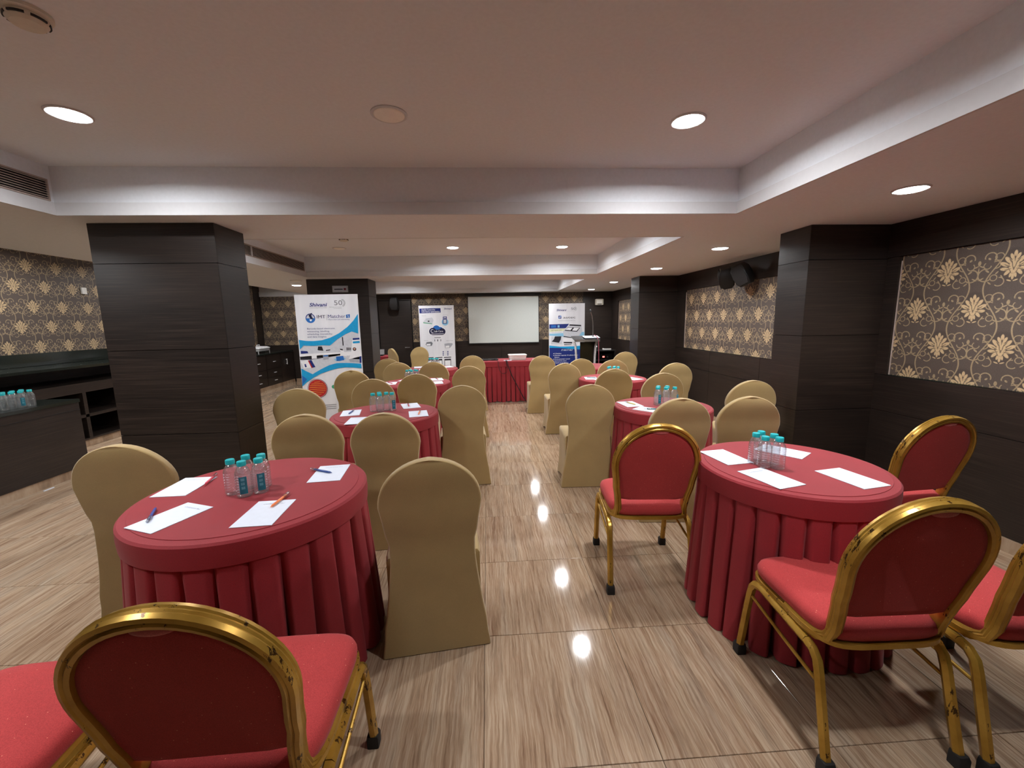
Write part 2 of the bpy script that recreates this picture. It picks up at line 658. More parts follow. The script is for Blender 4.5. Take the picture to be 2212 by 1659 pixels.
for y0, y1 in RCOL:
    column('wall_pier_right', 2.523, XR + .03, y0, y1, ('front', 'back', 'left'))
column('wall_pier_left', -2.655, -1.838, 3.05, 3.40, ('front', 'back', 'left', 'right'))
colL2 = column('wall_pier_left', -2.78, -1.84, 6.74, 7.19, ('front', 'back', 'left', 'right'))

# far wall with wallpaper field, wood panels and door
wall_f = struct(MB().box((-2.9, YF + .03, 0), (XR + .15, YF + .15, HU + .1)).build('wall_far', M_GAP))
for a, b in ((-1.84, -0.75), (-0.75, 0.35), (0.35, 1.4), (1.4, 2.43), (2.43, XR)):
    panel_wall(wall_f, 'y', YF, 1, a, b, 0.085, .5, .03)
    panel_wall(wall_f, 'y', YF, 1, a, b, .5, .99, .03)
panel_wall(wall_f, 'y', YF, 1, 2.43, XR, 0.99, HL + .3, .03)
panel_wall(wall_f, 'y', YF, 1, -2.9, -2.66, 0.085, HL + .3, .03)
panel_wall(wall_f, 'y', YF, 1, -2.66, -1.84, 2.02, HL + .3, .03)
MB().box((-1.84, YF + .024, .99), (2.43, YF + .03, HL + .3)).build('wallpaper', M_WP_X, wall_f)
struct(MB().box((-2.9, YF - .008, 0), (XR, YF + .03, .083)).build('baseboard_far', M_TILE))
door = struct(MB().box((-2.64, YF - .012, .005), (-1.86, YF + .028, 2.0)).build('door_1', M_WOOD))
m = MB().tube([(-1.93, YF - .012, .86), (-1.93, YF - .06, .86), (-2.04, YF - .06, .86)], .011)
m.build('door_handle', M_STEEL, door, True)

# left wall, alcove end wall
wall_l = struct(MB().box((XL - .12, YB, 0), (XL - .02, YALC + .15, HU + .15)).build('wall_left', M_GAP))
for a, b in ((YB, 2.0), (2.0, 4.6), (4.6, 7.3), (7.3, 10.7)):
    MB().box((XL - .02, a, .9), (XL, b, HU + .15)).build('wallpaper', M_WP_Y, wall_l)
panel_wall(wall_l, 'x', XL, -1, 10.7, YALC, 0, HU + .15, .02)
for k in range(4):
    panel_wall(wall_l, 'x', XL, -1, YB + k * 3.05, YB + (k + 1) * 3.05, 0, .9, .02)
wall_a = struct(MB().box((XL - .12, YALC + .03, 0), (-2.6, YALC + .15, HU + .15)).build('wall_alcove', M_GAP))
panel_wall(wall_a, 'y', YALC, 1, XL, -2.7, 0.085, .5, .03)
panel_wall(wall_a, 'y', YALC, 1, XL, -2.7, .5, .955, .03)
MB().box((XL, YALC + .024, .955), (-2.7, YALC + .03, HL + .02)).build('wallpaper', M_WP_X, wall_a)
MB().box((XL, YALC + .01, HL + .02), (-2.7, YALC + .03, HU + .15)).build('frieze', M_TRIM, wall_a)
struct(MB().box((-5.0, YALC - .008, 0), (-2.7, YALC + .03, .083)).build('baseboard_alcove', M_TILE))
struct(MB().box((-2.9, YF - .01, 0), (-2.78, YALC + .03, HU)).build('wall_return', M_WOOD))
struct(MB().box((XL - .1, YB - .12, 0), (XR + .15, YB, HU + .1)).build('wall_back', M_WOOD))

# ceiling: soffit with three coffers
ceil = MB()
ys = [YB] + [q for c in COFFERS for q in c] + [YF + .04]
SX0, SX1 = -4.125, XR + .04
HT = HU + .12
for i in range(0, len(ys) - 1, 2):
    ceil.box((CX0, ys[i], HL), (CX1, ys[i + 1], HT))
ceil.box((SX0, YB, HL), (CX0, YALC + .04, HT))
ceil.box((CX1, YB, HL), (SX1, YF + .04, HT))
ceil_o = struct(ceil.build('ceiling', M_CEIL))
for (a, b) in COFFERS:
    MB().box((CX0 - .01, a - .01, HU), (CX1 + .01, b + .01, HU + .05)).build('coffer_panel', M_CEIL, ceil_o)
MB().box((XL - .1, YB, HU + .06), (SX0 + .02, YALC + .1, HU + .12)).build('coffer_panel', M_CEIL, ceil_o)
k = 0
for (a, b) in COFFERS:
    k += 1
    t = MB()
    w, hb = 0.014, 0.075
    t.box((CX0, a, HL - .001), (CX1, a + w, HL + hb)).box((CX0, b - w, HL - .001), (CX1, b, HL + hb))
    t.box((CX0, a + w, HL - .001), (CX0 + w, b - w, HL + hb)).box((CX1 - w, a + w, HL - .001), (CX1, b - w, HL + hb))
    struct(t.build('trim_%d' % k, M_TRIM))
struct(MB().box((SX0 - .012, YB, HL - .001), (SX0, YALC, HL + .07)).build('trim_4', M_TRIM))
struct(MB().box((XL, YALC - .012, HL + .02), (SX0 - .012, YALC + .03, HL + .14)).build('trim_5', M_TRIM))


# ------------------------------------------------------------------ ceiling fittings
def make_lamp(lit=True):
    t = thing('downlight', 'x', 'downlight')
    MB().lathe([(.086, 0), (.086, -.004), (.079, -.008), (.073, -.006), (.073, 0)], 32).build('rim', M_TRIM, t, True)
    MB().lathe([(.073, -.001), (.073, -.006), (.065, -.011), (.045, -.0145), (.02, -.016), (.004, -.0165)], 32).build('diffuser', M_LAMP if lit else M_LAMPOFF, t, True, 60)
    if lit:
        l = bpy.data.lights.new('lamp_light', 'AREA')
        l.shape = 'DISK'
        l.size = .13
        l.energy = LAMP_WATT
        l.color = LAMP_COLOR
        l.spread = math.radians(166)
        lo = bpy.data.objects.new('lamp_light', l)
        COL.objects.link(lo)
        lo.parent = t
        lo.location = (0, 0, -.018)
    return t


lamp_on = make_lamp(True)
lamp_off = make_lamp(False)
YR = [2.20, 5.80]
ons = [((-1.91, 2.20, HU), 'lit round downlight in the nearest coffer, at its left end'),
       ((1.04, 2.20, HU), 'lit round downlight in the nearest coffer, at its right end'),
       ((-0.43, 5.75, HU), 'lit round downlight in the second coffer, above the middle of the room'),
       ((1.04, 5.75, HU), 'lit round downlight in the second coffer, nearer the right wall'),
       ((2.40, 2.32, HL), 'lit downlight in the right soffit beside the nearest wallpaper panel'),
       ((2.38, 4.21, HL), 'lit downlight in the right soffit, just past the near right pier'),
       ((2.38, 5.80, HL), 'lit downlight in the right soffit, third from the camera'),
       ((2.40, 7.83, HL), 'lit downlight in the right soffit, fourth from the camera'),
       ((2.42, 9.60, HL), 'lit downlight in the right soffit closest to the far wall'),
       ((-3.34, 7.69, HL), 'lit downlight in the left soffit above the roll-up banner'),
       ((1.04, 4.40, HU), 'lit downlight in the second coffer hidden behind the near beam, right'),
       ((-1.91, 4.40, HU), 'lit downlight in the second coffer hidden behind the near beam, left'),
       ((1.04, 7.9, HU), 'lit downlight at the near right of the third coffer'),
       ((-0.43, 7.9, HU), 'lit downlight at the near middle of the third coffer'),
       ((1.04, 9.25, HU), 'lit downlight at the far right of the third coffer'),
       ((-1.91, 9.25, HU), 'lit downlight at the far left of the third coffer'),
       ((1.04, 0.7, HU), 'lit downlight above the camera, right, in the nearest coffer'),
       ((-1.91, 0.7, HU), 'lit downlight above the camera, left, in the nearest coffer'),
       ((-3.4, 2.1, HL), 'lit downlight in the left soffit outside the left picture edge'),
       ((-3.4, 5.2, HL), 'lit downlight in the left soffit hidden behind the near left pier'),
       ((-4.9, 3.0, HU + .06), 'lit downlight over the serving counter in the left alcove'),
       ((-4.9, 5.2, HU + .06), 'lit downlight over the back bar in the left alcove'),
       ((-4.8, 7.2, HU + .06), 'lit downlight over the buffet cabinet in the left alcove'),
       ((-4.8, 9.6, HU + .06), 'lit downlight at the far end of the left alcove')]
for i, (p, l) in enumerate(ons):
    if i == 0:
        lamp_on.location = p
        lamp_on['label'] = l
        lamp_on['group'] = 'lit downlights'
    else:
        dup(lamp_on, p, 0, l, 'lit downlights')
lamp_off.location = (-0.44, 2.17, HU)
lamp_off['label'] = 'unlit round downlight in the middle of the nearest coffer'
dup(lamp_off, (-1.91, 5.75, HU), 0, 'unlit round downlight in the second coffer left of the lit ones')
dup(lamp_off, (-3.0, 6.9, HL), 0, 'unlit round downlight in the left soffit beside the second pier')


def smoke(loc, label):
    t = thing('smoke_detector', label, 'smoke detector', loc, 0.3, 'smoke detectors')
    MB().lathe([(.062, 0), (.062, -.010), (.055, -.014)], 28).build('base', M_CREAMP, t, True)
    MB().lathe([(.050, -.014), (.053, -.022), (.048, -.030)], 28).build('sensor_ring', M_CREAMP, t, True)
    for q in range(6):
        a0 = q * math.pi / 3
        m = MB()
        pts = [a0 + .1 + .8 * s / 4 for s in range(5)]
        m.loft([[(.0535 * math.cos(a), .0535 * math.sin(a), z) for a in pts] + [(.049 * math.cos(a), .049 * math.sin(a), z) for a in pts[::-1]] for z in (-.028, -.0215)])
        m.build('slot', M_BLACK, t)
    MB().lathe([(.048, -.030), (.040, -.038), (.015, -.040), (.002, -.040)], 28).build('cap', M_CREAMP, t, True)


smoke((-1.42, 1.545, HU), 'cream smoke detector on the ceiling at the upper left corner')
smoke((-1.63, 5.08, HU), 'cream smoke detector in the second coffer above the roll-up banner')


def vent(name, x, y0, y1, z0, z1, label, n=9, bars=()):
    t = thing('air_vent', label, 'air vent', (x, y0, z0), 0, 'linear air vents')
    n = 8
    L, H = y1 - y0, z1 - z0
    MB().box((-.001, 0, 0), (.003, L, H)).build('recess_shade', M_VENTSHADE, t)  # flat plate without depth; the dark between the slats is painted shade
    m = MB()
    m.box((.0, 0, 0), (.012, L, .008)).box((0, 0, H - .008), (.012, L, H)).box((0, 0, .008), (.012, .008, H - .008)).box((0, L - .008, .008), (.012, L, H - .008))
    m.build('frame', M_VENTSLAT, t)
    st = (H - .016) / n
    sm = MB().loft([[(.003, 0, 0), (.012, 0, -.001), (.012, 0, .003), (.003, 0, .004)], [(.003, L - .016, 0), (.012, L - .016, -.001), (.012, L - .016, .003), (.003, L - .016, .004)]]).mesh('slat')
    for i in range(n):
        link_mesh('slat', sm, M_VENTSLAT, t, (0, .008, .008 + st * (i + .45)))
    for b in bars:
        MB().box((.003, b - y0, .008), (.016, b - y0 + .012, H - .008)).build('divider', M_TRIM, t)


vent('v', CX0, 0.7, 2.83, 2.238, 2.365, 'long linear air vent on the left side of the nearest coffer')
vent('v', CX0, 3.7, 6.40, 2.238, 2.365, 'long linear air vent on the left side of the second coffer', bars=(5.02,))

# ------------------------------------------------------------------ tables
TABLE_H = 0.75


def wave(ph, pl):
    """box pleat profile 0..1: broad flat face, narrow deep fold"""
    x = ph % 1.0
    d = min(x, 1 - x)
    return max(0.0, min(1.0, (d - 0.035) / 0.13)) ** 0.6


def make_round_table(seed):
    rr = random.Random(seed)
    t = thing('round_table', 'x', 'table')
    R = .458
    prof = [(.02, TABLE_H), (.2, TABLE_H), (.40, TABLE_H), (R - .036, TABLE_H), (R - .0352, TABLE_H - .0022), (R - .008, TABLE_H - .0062), (R, TABLE_H - .014), (R + .002, TABLE_H - .05), (R - .001, TABLE_H - .095), (R - .012, TABLE_H - .097)]
    n = 72
    rings = []
    for r, z in prof:
        rings.append([(r * math.cos(2 * math.pi * j / n), r * math.sin(2 * math.pi * j / n), z) for j in range(n)])
    MB().loft(rings[::-1], False, True).build('top_cover', M_RED, t, True, 35)
    # wooden disc and pedestal under the cloth
    MB().lathe([(R - .02, TABLE_H - .03), (R - .02, TABLE_H - .012)], 48).build('tabletop', M_WOOD, t)
    npl = 27
    per = 14
    nn = npl * per
    wob = [rr.uniform(-.25, .25) for _ in range(npl)]
    dep = [rr.uniform(.55, 1.3) for _ in range(npl)]
    off = [rr.uniform(-.28, .28) for _ in range(npl)]
    rows = 12
    verts, faces = [], []
    for i in range(rows + 1):
        s = i / rows
        z = TABLE_H - .09 - s * (TABLE_H - .09 - .006)
        for j in range(nn):
            ph = j / per
            q = int(ph) % npl
            loc = ph - int(ph)
            w_ = wave(ph, q)
            fold = (.014 + .046 * s ** .8) * (dep[q] * loc + dep[(q - 1) % npl] * (1 - loc))
            bul = .012 * math.sin(math.pi * loc) * s * (1 + wob[q])
            r = R - .008 + .035 * s - fold * (1 - w_) + bul
            a = 2 * math.pi * (ph + off[q] * s * math.sin(math.pi * loc) + .25 * s * (w_ - .5) * .12) / npl
            zz = z + (0.004 * math.sin(5 * a + seed) if i == rows else 0)
            verts.append((r * math.cos(a), r * math.sin(a), max(zz, .002)))
    for i in range(rows):
        for j in range(nn):
            k2 = (j + 1) % nn
            faces.append(((i + 1) * nn + j, (i + 1) * nn + k2, i * nn + k2, i * nn + j))
    MB().add(verts, faces).build('skirt', M_RED, t, True, 50)
    return t


tables = {'T1': (-1.032, 1.79), 'T3': (-0.838, 3.325), 'T5': (-0.888, 5.05), 'T6': (-0.90, 6.56),
          'T2': (1.456, 1.852), 'T4': (1.44, 3.30), 'T7': (1.53, 4.98), 'T8': (1.62, 6.36)}
TNAME = {'T1': 'the nearest left table', 'T3': 'the second left table', 'T5': 'the third left table', 'T6': 'the farthest left table',
         'T2': 'the nearest right table', 'T4': 'the second right table', 'T7': 'the third right table', 'T8': 'the farthest right table'}
TLAB = {'T1': 'round table with maroon cover and pleated skirt, nearest on the left', 'T3': 'round maroon skirted table, second from the camera in the left row',
        'T5': 'round maroon skirted table, third from the camera in the left row', 'T6': 'round maroon skirted table, farthest in the left row near the screen',
        'T2': 'round table with maroon cover amid red and gold chairs on the right', 'T4': 'round maroon skirted table, second from the camera in the right row',
        'T7': 'round maroon skirted table, third from the camera in the right row', 'T8': 'round maroon skirted table, farthest in the right row near the lectern'}
T_RADIUS = {'T1': .458, 'T2': .41, 'T3': .42, 'T4': .392, 'T5': .42, 'T6': .42, 'T7': .41, 'T8': .42}
protoA = make_round_table(3)
protoB = make_round_table(11)
for i, (kk, (x, y)) in enumerate(tables.items()):
    src = protoA if i % 2 == 0 else protoB
    if i < 2:
        src.location = (x, y, 0)
        src.rotation_euler = (0, 0, i * .7)
        src['label'] = TLAB[kk]
        src.scale = (T_RADIUS[kk] / .458, T_RADIUS[kk] / .458, 1.0)
        src['group'] = 'round tables'
    else:
        c = dup(src, (x, y, 0), i * .83, TLAB[kk], 'round tables')
        c.scale = (T_RADIUS[kk] / .458, T_RADIUS[kk] / .458, 1.0)


def rect_table(label, cx, cy, W, D, seed, H=.75, sides=('front', 'left', 'right')):
    rr = random.Random(seed)
    t = thing('skirted_table', label, 'table', (cx, cy, 0), 0)
    hx, hy = W / 2, D / 2
    MB().loft([[(x, y, H - .10) for x, y in rrect(hx, hy, .02)], [(x, y, H - .01) for x, y in rrect(hx, hy, .02)], [(x, y, H) for x, y in rrect(hx - .008, hy - .008, .02)]], False, True).build('top_cover', M_RED, t, True, 35)
    MB().box((-hx + .03, -hy + .03, H - .04), (hx - .03, hy - .03, H - .012)).build('tabletop', M_WOOD, t)
    per, rows = 12, 8

    def strip(p0, p1):
        p0, p1 = Vector(p0), Vector(p1)
        L = (p1 - p0).length
        npl = max(4, round(L / .085))
        nrm = Vector(((p1 - p0).y, -(p1 - p0).x)) / L
        nn = npl * per + 1
        dep = [rr.uniform(.6, 1.3) for _ in range(npl + 1)]
        vs_, fs_ = [], []
        for i in range(rows + 1):
            s = i / rows
            z = H - .095 - s * (H - .095 - .012)
            for j in range(nn):
                ph = j / per
                q = min(int(ph), npl - 1)
                w_ = wave(ph, q)
                d = -.006 + .02 * s - (.012 + .03 * s) * (1 - w_) * dep[q]
                p = p0 + (p1 - p0) * (j / (nn - 1)) + nrm * d
                vs_.append((p.x, p.y, z + (.01 * math.sin(j * .21 + seed) * s)))
        for i in range(rows):
            for j in range(nn - 1):
                fs_.append(((i + 1) * nn + j, (i + 1) * nn + j + 1, i * nn + j + 1, i * nn + j))
        MB().add(vs_, fs_).build('skirt', M_RED, t, True, 50)
    if 'front' in sides:
        strip((-hx, -hy), (hx, -hy))
    if 'right' in sides:
        strip((hx, -hy), (hx, hy))
    if 'left' in sides:
        strip((-hx, hy), (-hx, -hy))
    for sx in (-1, 1):
        for sy in (-1, 1):
            MB().box((sx * (hx - .08) - .015, sy * (hy - .08) - .015, 0), (sx * (hx - .08) + .015, sy * (hy - .08) + .015, H - .04)).build('leg', M_STEEL, t)
    return t


rect_table('long head table with pleated maroon skirt below the projection screen', 0.36, 7.72, 1.45, .62, 5)
rect_table('small maroon skirted side table by the far left door', -2.53, 9.42, .8, .5, 8, sides=('front', 'right', 'left'))


# ------------------------------------------------------------------ covered chairs
def make_covered():
    t = thing('covered_chair', 'x', 'chair')
    wprof = [(0, .238), (.12, .224), (.30, .199), (.44, .181), (.53, .177), (.63, .194), (.73, .210)]
    yprof = [(0, -.178), (.25, -.19), (.5, -.21), (.72, -.238), (.93, -.272)]
    th = [(0, .10), (.3, .085), (.46, .07), (.55, .05), (.9, .042)]
    z0, zt, wmax = .73, .93, .21
    zs = [0.0, .03, .08, .15, .22, .3, .38, .45, .5, .55, .6, .66, .73]
    zs += [z0 + (zt - z0) * math.sin(a) for a in [math.pi / 2 * q / 12 for q in range(1, 13)]]
    rings = []
    N = 6
    for i, z in enumerate(zs):
        if z <= z0:
            w = interp(wprof, z)
        else:
            w = wmax * math.sqrt(max(0.0, 1 - ((z - z0) / (zt - z0)) ** 2))
        w = max(w, .012)
        tk = interp(th, z)
        yb = interp(yprof, z)
        ring = []
        r = min(.011, tk * .3, w * .9)
        for x, y in rrect(w, tk / 2, r, N):
            yy = y + yb + tk / 2
            zz = z
            f = 1 - min(1, abs(x) / max(w, .01)) ** 2
            if z < .2:
                zz += (.2 - z) / .2 * .026 * f          # hem arches up between the feet
            if z < .5 and y < 0:
                yy += .022 * f * (1 - z / .5) if z > .0 else .022 * f
            if z > .5 and y < 0:
                yy -= .008 * f
            ring.append((x, yy, max(zz, .004)))
        rings.append(ring)
    # insert mid points on the long edges so the arch reads
    def densify(ring):
        out = []
        n = len(ring)
        for a in range(n):
            p, q = Vector(ring[a]), Vector(ring[(a + 1) % n])
            out.append(tuple(p))
        return out
    MB().loft([densify(r_) for r_ in rings]).build('backrest_cover', M_COVER, t, True, 42)
    rings = []
    for z, w, y0, y1 in ((0.0, .224, -.16, .245), (.06, .218, -.16, .238), (.14, .211, -.16, .23), (.24, .207, -.16, .226), (.34, .205, -.16, .226), (.42, .206, -.16, .23), (.45, .206, -.16, .23), (.463, .196, -.155, .222), (.468, .17, -.13, .195)):
        hy = (y1 - y0) / 2
        cy = (y1 + y0) / 2
        ring = []
        base = []
        q = 8
        for sx, sy in ((1, -1), (1, 1), (-1, 1), (-1, -1)):
            pass
        # straight-edged ring with points along the sides
        c = [(w, -hy), (w, hy), (-w, hy), (-w, -hy)]
        for a in range(4):
            p, r_ = c[a], c[(a + 1) % 4]
            for s in range(q):
                u = s / q
                x, y = p[0] + (r_[0] - p[0]) * u, p[1] + (r_[1] - p[1]) * u
                f = 1 - (2 * u - 1) ** 2
                low = max(0, 1 - z / .4)
                ins = .022 * f * low
                if a == 0:
                    x -= ins
                elif a == 1:
                    y -= ins
                elif a == 2:
                    x += ins
                else:
                    y += ins
                # round the corners
                dx, dy = abs(x) / w, abs(y) / hy
                if dx > .93 and dy > .93:
                    x *= .975
                    y *= .985
                zz = z + (max(0, .2 - z) / .2 * .03 * f)
                ring.append((x, y + cy, max(zz, .004)))
        rings.append(ring)
    MB().loft(rings).build('seat_cover', M_COVER, t, True, 50)
    for sx in (-1, 1):
        for sy, yy in ((-1, -.15), (1, .215)):
            MB().lathe([(.013, 0), (.013, .05)], 10, sx * .20, yy).build('foot', M_RUBBER, t, True)
    return t


covered = make_covered()

# the dome-top pixel of every covered chair, its turn in degrees, and which seat it is
CH = [
    ('C1', (245, 963), 8, 'beige covered chair at the left end of the nearest left table'),
    ('C2', (925, 992), 7, 'beige covered chair on the aisle, nearest to the camera on the left'),
    ('C3', (826, 893), 3, 'beige covered chair directly behind the nearest left table, right one'),
    ('C4', (655, 896), 6, 'beige covered chair directly behind the nearest left table, left one'),
    ('C5', (640, 840), 8, 'beige covered chair at the left end of the second left table, before the big banner'),
    ('C6', (997, 833), 4, 'beige covered chair on the aisle at the second left table'),
    ('C7', (898, 808), 2, 'beige covered chair just beyond the second left table, right one'),
    ('C8', (803, 819), 6, 'beige covered chair just beyond the second left table, left one'),
    ('C9', (758, 800), 7, 'beige covered chair overlapping the right edge of the big banner'),
    ('C10', (1012, 791), 3, 'beige covered chair on the aisle at the third left table'),
    ('C11', (836, 775), 6, 'beige covered chair at the left end of the farthest left table'),
    ('C12', (858, 783), 5, 'beige covered chair between the third and farthest left tables, left one'),
    ('C13', (935, 782), 0, 'beige covered chair between the third and farthest left tables, right one'),
    ('C14', (1020, 768), 3, 'beige covered chair on the aisle at the farthest left table'),
    ('A', (1172, 768), 0, 'beige covered chair on the aisle at the farthest right table'),
    ('B', (1221, 785), 0, 'beige covered chair on the aisle at the third right table'),
    ('C', (1278, 831), -2, 'beige covered chair on the aisle at the second right table'),
    ('D', (1256, 775), 0, 'beige covered chair between the third and farthest right tables, left one'),
    ('E', (1326, 777), -4, 'beige covered chair between the third and farthest right tables, right one'),
    ('F', (1352, 760), -3, 'beige covered chair at the wall end of the farthest right table'),
    ('G', (1328, 797), -3, 'beige covered chair between the second and third right tables, left one'),
    ('H', (1435, 806), -5, 'beige covered chair between the second and third right tables, right one'),
    ('I', (1462, 784), -4, 'beige covered chair at the wall end of the third right table'),
    ('J', (1475, 861), -5, 'beige covered chair between the nearest and second right tables, left one'),
    ('K', (1630, 822), -6, 'beige covered chair at the wall end of the second right table'),
    ('L', (1625, 857), -8, 'beige covered chair between the nearest and second right tables, right one'),
]
first = True


def put_cov(loc, rz, label):
    global first
    if first:
        covered.location = loc
        covered.rotation_euler = (0, 0, rz)
        covered['label'] = label
        covered['group'] = 'beige covered chairs'
        first = False
    else:
        dup(covered, loc, rz, label, 'beige covered chairs')


for nm, px, deg, lab in CH:
    p = at(px[0], px[1], .93)
    a = math.radians(deg)
    off_ = Vector((math.sin(a) * .262, -math.cos(a) * .262, 0))
    q = p - off_
    put_cov((q.x, q.y, 0), a, lab)
put_cov((-1.86, 9.14, 0), math.radians(-52), 'beige covered chair turned sideways by the far left side table')
put_cov((-1.56, 9.12, 0), math.radians(170), 'beige covered chair facing the room in front of the far left banner')


# ------------------------------------------------------------------ red and gold banquet chairs
def make_gold():
    t = thing('banquet_chair', 'x', 'chair')
    # seat cushion
    rings = []
    for z, d in ((.405, .03), (.412, .012), (.425, .002), (.445, 0.0), (.462, .006), (.472, .022), (.477, .06)):
        out = []
        n = 40
        for j in range(n):
            a = 2 * math.pi * j / n
            ca, sa = math.cos(a), math.sin(a)
            ex = .42
            hx = .215 - d + (.012 if sa > 0 else 0) * sa
            hy = .215 - d
            x = hx * math.copysign(abs(ca) ** ex, ca)
            y = hy * math.copysign(abs(sa) ** ex, sa)
            out.append((x, y + .01, z))
        rings.append(out)
    MB().loft(rings).build('seat', M_SEAT, t, True, 60)
    # gold rim under the cushion
    rim = []
    for z, d in ((.396, -.002), (.396, -.006), (.412, -.006), (.412, .01)):
        out = []
        for j in range(40):
            a = 2 * math.pi * j / 40
            ca, sa = math.cos(a), math.sin(a)
            x = (.213 - d + (.012 if sa > 0 else 0) * sa) * math.copysign(abs(ca) ** .42, ca)
            y = (.213 - d) * math.copysign(abs(sa) ** .42, sa)
            out.append((x, y + .01, z))
        rim.append(out)
    MB().loft(rim).build('seat_rim', M_GOLD, t, True, 50)
    # back loop
    def bx(z):
        return interp([(.40, .170), (.5, .178), (.6, .194), (.72, .208)], z)

    def by(z):
        return -.17 - .125 * ((z - .44) / .5) if z > .44 else -.17
    R, zc = .208, .722
    right = [(.2, .0, .404), (.2, -.08, .402), (.193, -.135, .404), (.182, -.164, .418), (.174, by(.46), .455)]
    zz = .50
    while zz < .71:
        right.append((bx(zz), by(zz), zz))
        zz += .04
    arc = []
    for q in range(0, 25):
        a = math.pi * q / 24
        z = zc + R * math.sin(a) * 1.0
        arc.append((R * math.cos(a), by(z), z))
    path = right + arc + [(-x, y, z) for x, y, z in right[::-1]]
    # ribbed moulding profile: a = along back normal, b = across
    prof = [(.019, -.011), (.019, -.004), (.015, 0), (.019, .004), (.017, .012), (.008, .0155), (.0045, .013), (0, .0155), (-.0045, .013), (-.008, .0155), (-.017, .012), (-.019, .004), (-.015, 0), (-.019, -.004), (-.017, -.012), (-.008, -.0145), (.008, -.0145)]
    rings = []
    P = [Vector(p) for p in path]
    for i, p in enumerate(P):
        tg = (P[min(i + 1, len(P) - 1)] - P[max(i - 1, 0)]).normalized()
        # outward direction from the loop centre line, kept across the bend
        c = Vector((0, by(.68) if p.z > .44 else p.y, .68 if p.z > .5 else p.z + .0))
        if p.z > .46:
            ref = Vector((0, 1, .15))
            n_ = (ref - tg * ref.dot(tg)).normalized()
        else:
            ref = Vector((0, .55, .85)) if p.z > .41 else Vector((0, .05, 1))
            n_ = (ref - tg * ref.dot(tg)).normalized()
        b_ = tg.cross(n_)
        if b_.x * (p.x if abs(p.x) > .02 else 1) < 0 and p.z < .85:
            b_ = -b_
        elif p.z >= .85 and b_.z < 0:
            b_ = -b_
        rings.append([tuple(p + n_ * a + b_ * c_) for a, c_ in prof])
    rings = [[tuple(P[i] + (Vector(v) - P[i]) * 1.12) for v in rg] for i, rg in enumerate(rings)]
    MB().loft(rings).build('back_frame', M_GOLD, t, True, 38)
    # upholstered back panel
    front, back = [], []
    outl = []
    for q in range(0, 25):
        a = math.pi * q / 24
        outl.append(((R - .013) * math.cos(a), zc + (R - .013) * math.sin(a)))
    for z in (.66, .62, .58, .54, .512):
        outl.append((-(bx(z) - .013), z))
    for q in range(1, 8):
        outl.append((-(bx(.51) - .013) * (1 - 2 * q / 8), .505))
    for z in (.512, .54, .58, .62, .66):
        outl.append(((bx(z) - .013), z))
    m = MB()
    rings = []
    for sc_, off in ((.90, .018), (.97, .014), (1.0, .004), (1.0, -.008), (.985, -.011), (.9, -.0115)):
        rings.append([(x * sc_, by(z) + off, .68 + (z - .68) * sc_) for x, z in outl])
    m.loft(rings)
    m.build('backrest', M_SEAT, t, True, 45)
    # hand grip
    rings = []
    for s, off in ((1.0, -.011), (.8, -.016), (.4, -.0175)):
        rings.append([(.045 * s * math.cos(2 * math.pi * j / 20), by(.905) + off, .905 + .013 * s * math.sin(2 * math.pi * j / 20)) for j in range(20)])
    hg = MB().loft(rings).build('hand_grip', fabric_light, t, True, 60)
    hg['label'] = 'paler red hand grip at the top of the back'
    # legs and rails
    prof2 = [((.0162 - .0018 * (j % 2)) * math.cos(2 * math.pi * j / 12), (.0165 - .0018 * (j % 2)) * math.sin(2 * math.pi * j / 12)) for j in range(12)]
    for s in (-1, 1):
        fl = [(s * .216, .24, .03), (s * .216, .226, .12), (s * .216, .207, .24), (s * .216, .194, .31), (s * .216, .183, .352), (s * .216, .163, .378), (s * .216, .13, .386), (s * .216, .10, .384)]
        l = MB().sweep(fl, prof2, (1, 0, 0)).build('leg', M_GOLD, t, True, 50)
        MB().loft([[(s * .214 + x, .242 + y, z) for x, y in rrect(.0205, .0205, .006, 3)] for z in (0, .034)] + [[(s * .214 + x, .24 + y, .046) for x, y in rrect(.018, .018, .006, 3)]]).build('rubber_foot', M_RUBBER, l, True, 40)
        rl = [(s * .216, .10, .384), (s * .216, 0, .376), (s * .216, -.12, .366)]
        MB().sweep(rl, prof2, (1, 0, 0)).build('side_rail', M_GOLD, t, True, 50)
        bl = [(s * .216, -.12, .366), (s * .216, -.15, .358), (s * .216, -.172, .335), (s * .217, -.184, .30), (s * .219, -.214, .18), (s * .222, -.252, .03)]
        l = MB().sweep(bl, prof2, (1, 0, 0)).build('leg', M_GOLD, t, True, 50)
        MB().loft([[(s * .223 + x, -.255 + y, z) for x, y in rrect(.0205, .0205, .006, 3)] for z in (0, .034)] + [[(s * .222 + x, -.253 + y, .046) for x, y in rrect(.018, .018, .006, 3)]]).build('rubber_foot', M_RUBBER, l, True, 40)
        MB().tube([(s * .216, .192, .315), (s * .216, .0, .285), (s * .217, -.19, .262)], .0065, 8).build('brace', M_GOLD, t, True)
    MB().tube([(-.2, .15, .392), (.2, .15, .392)], .009, 8).build('crossbar', M_GOLD, t, True)
    MB().tube([(-.2, -.12, .385), (.2, -.12, .385)], .009, 8).build('crossbar', M_GOLD, t, True)
    return t


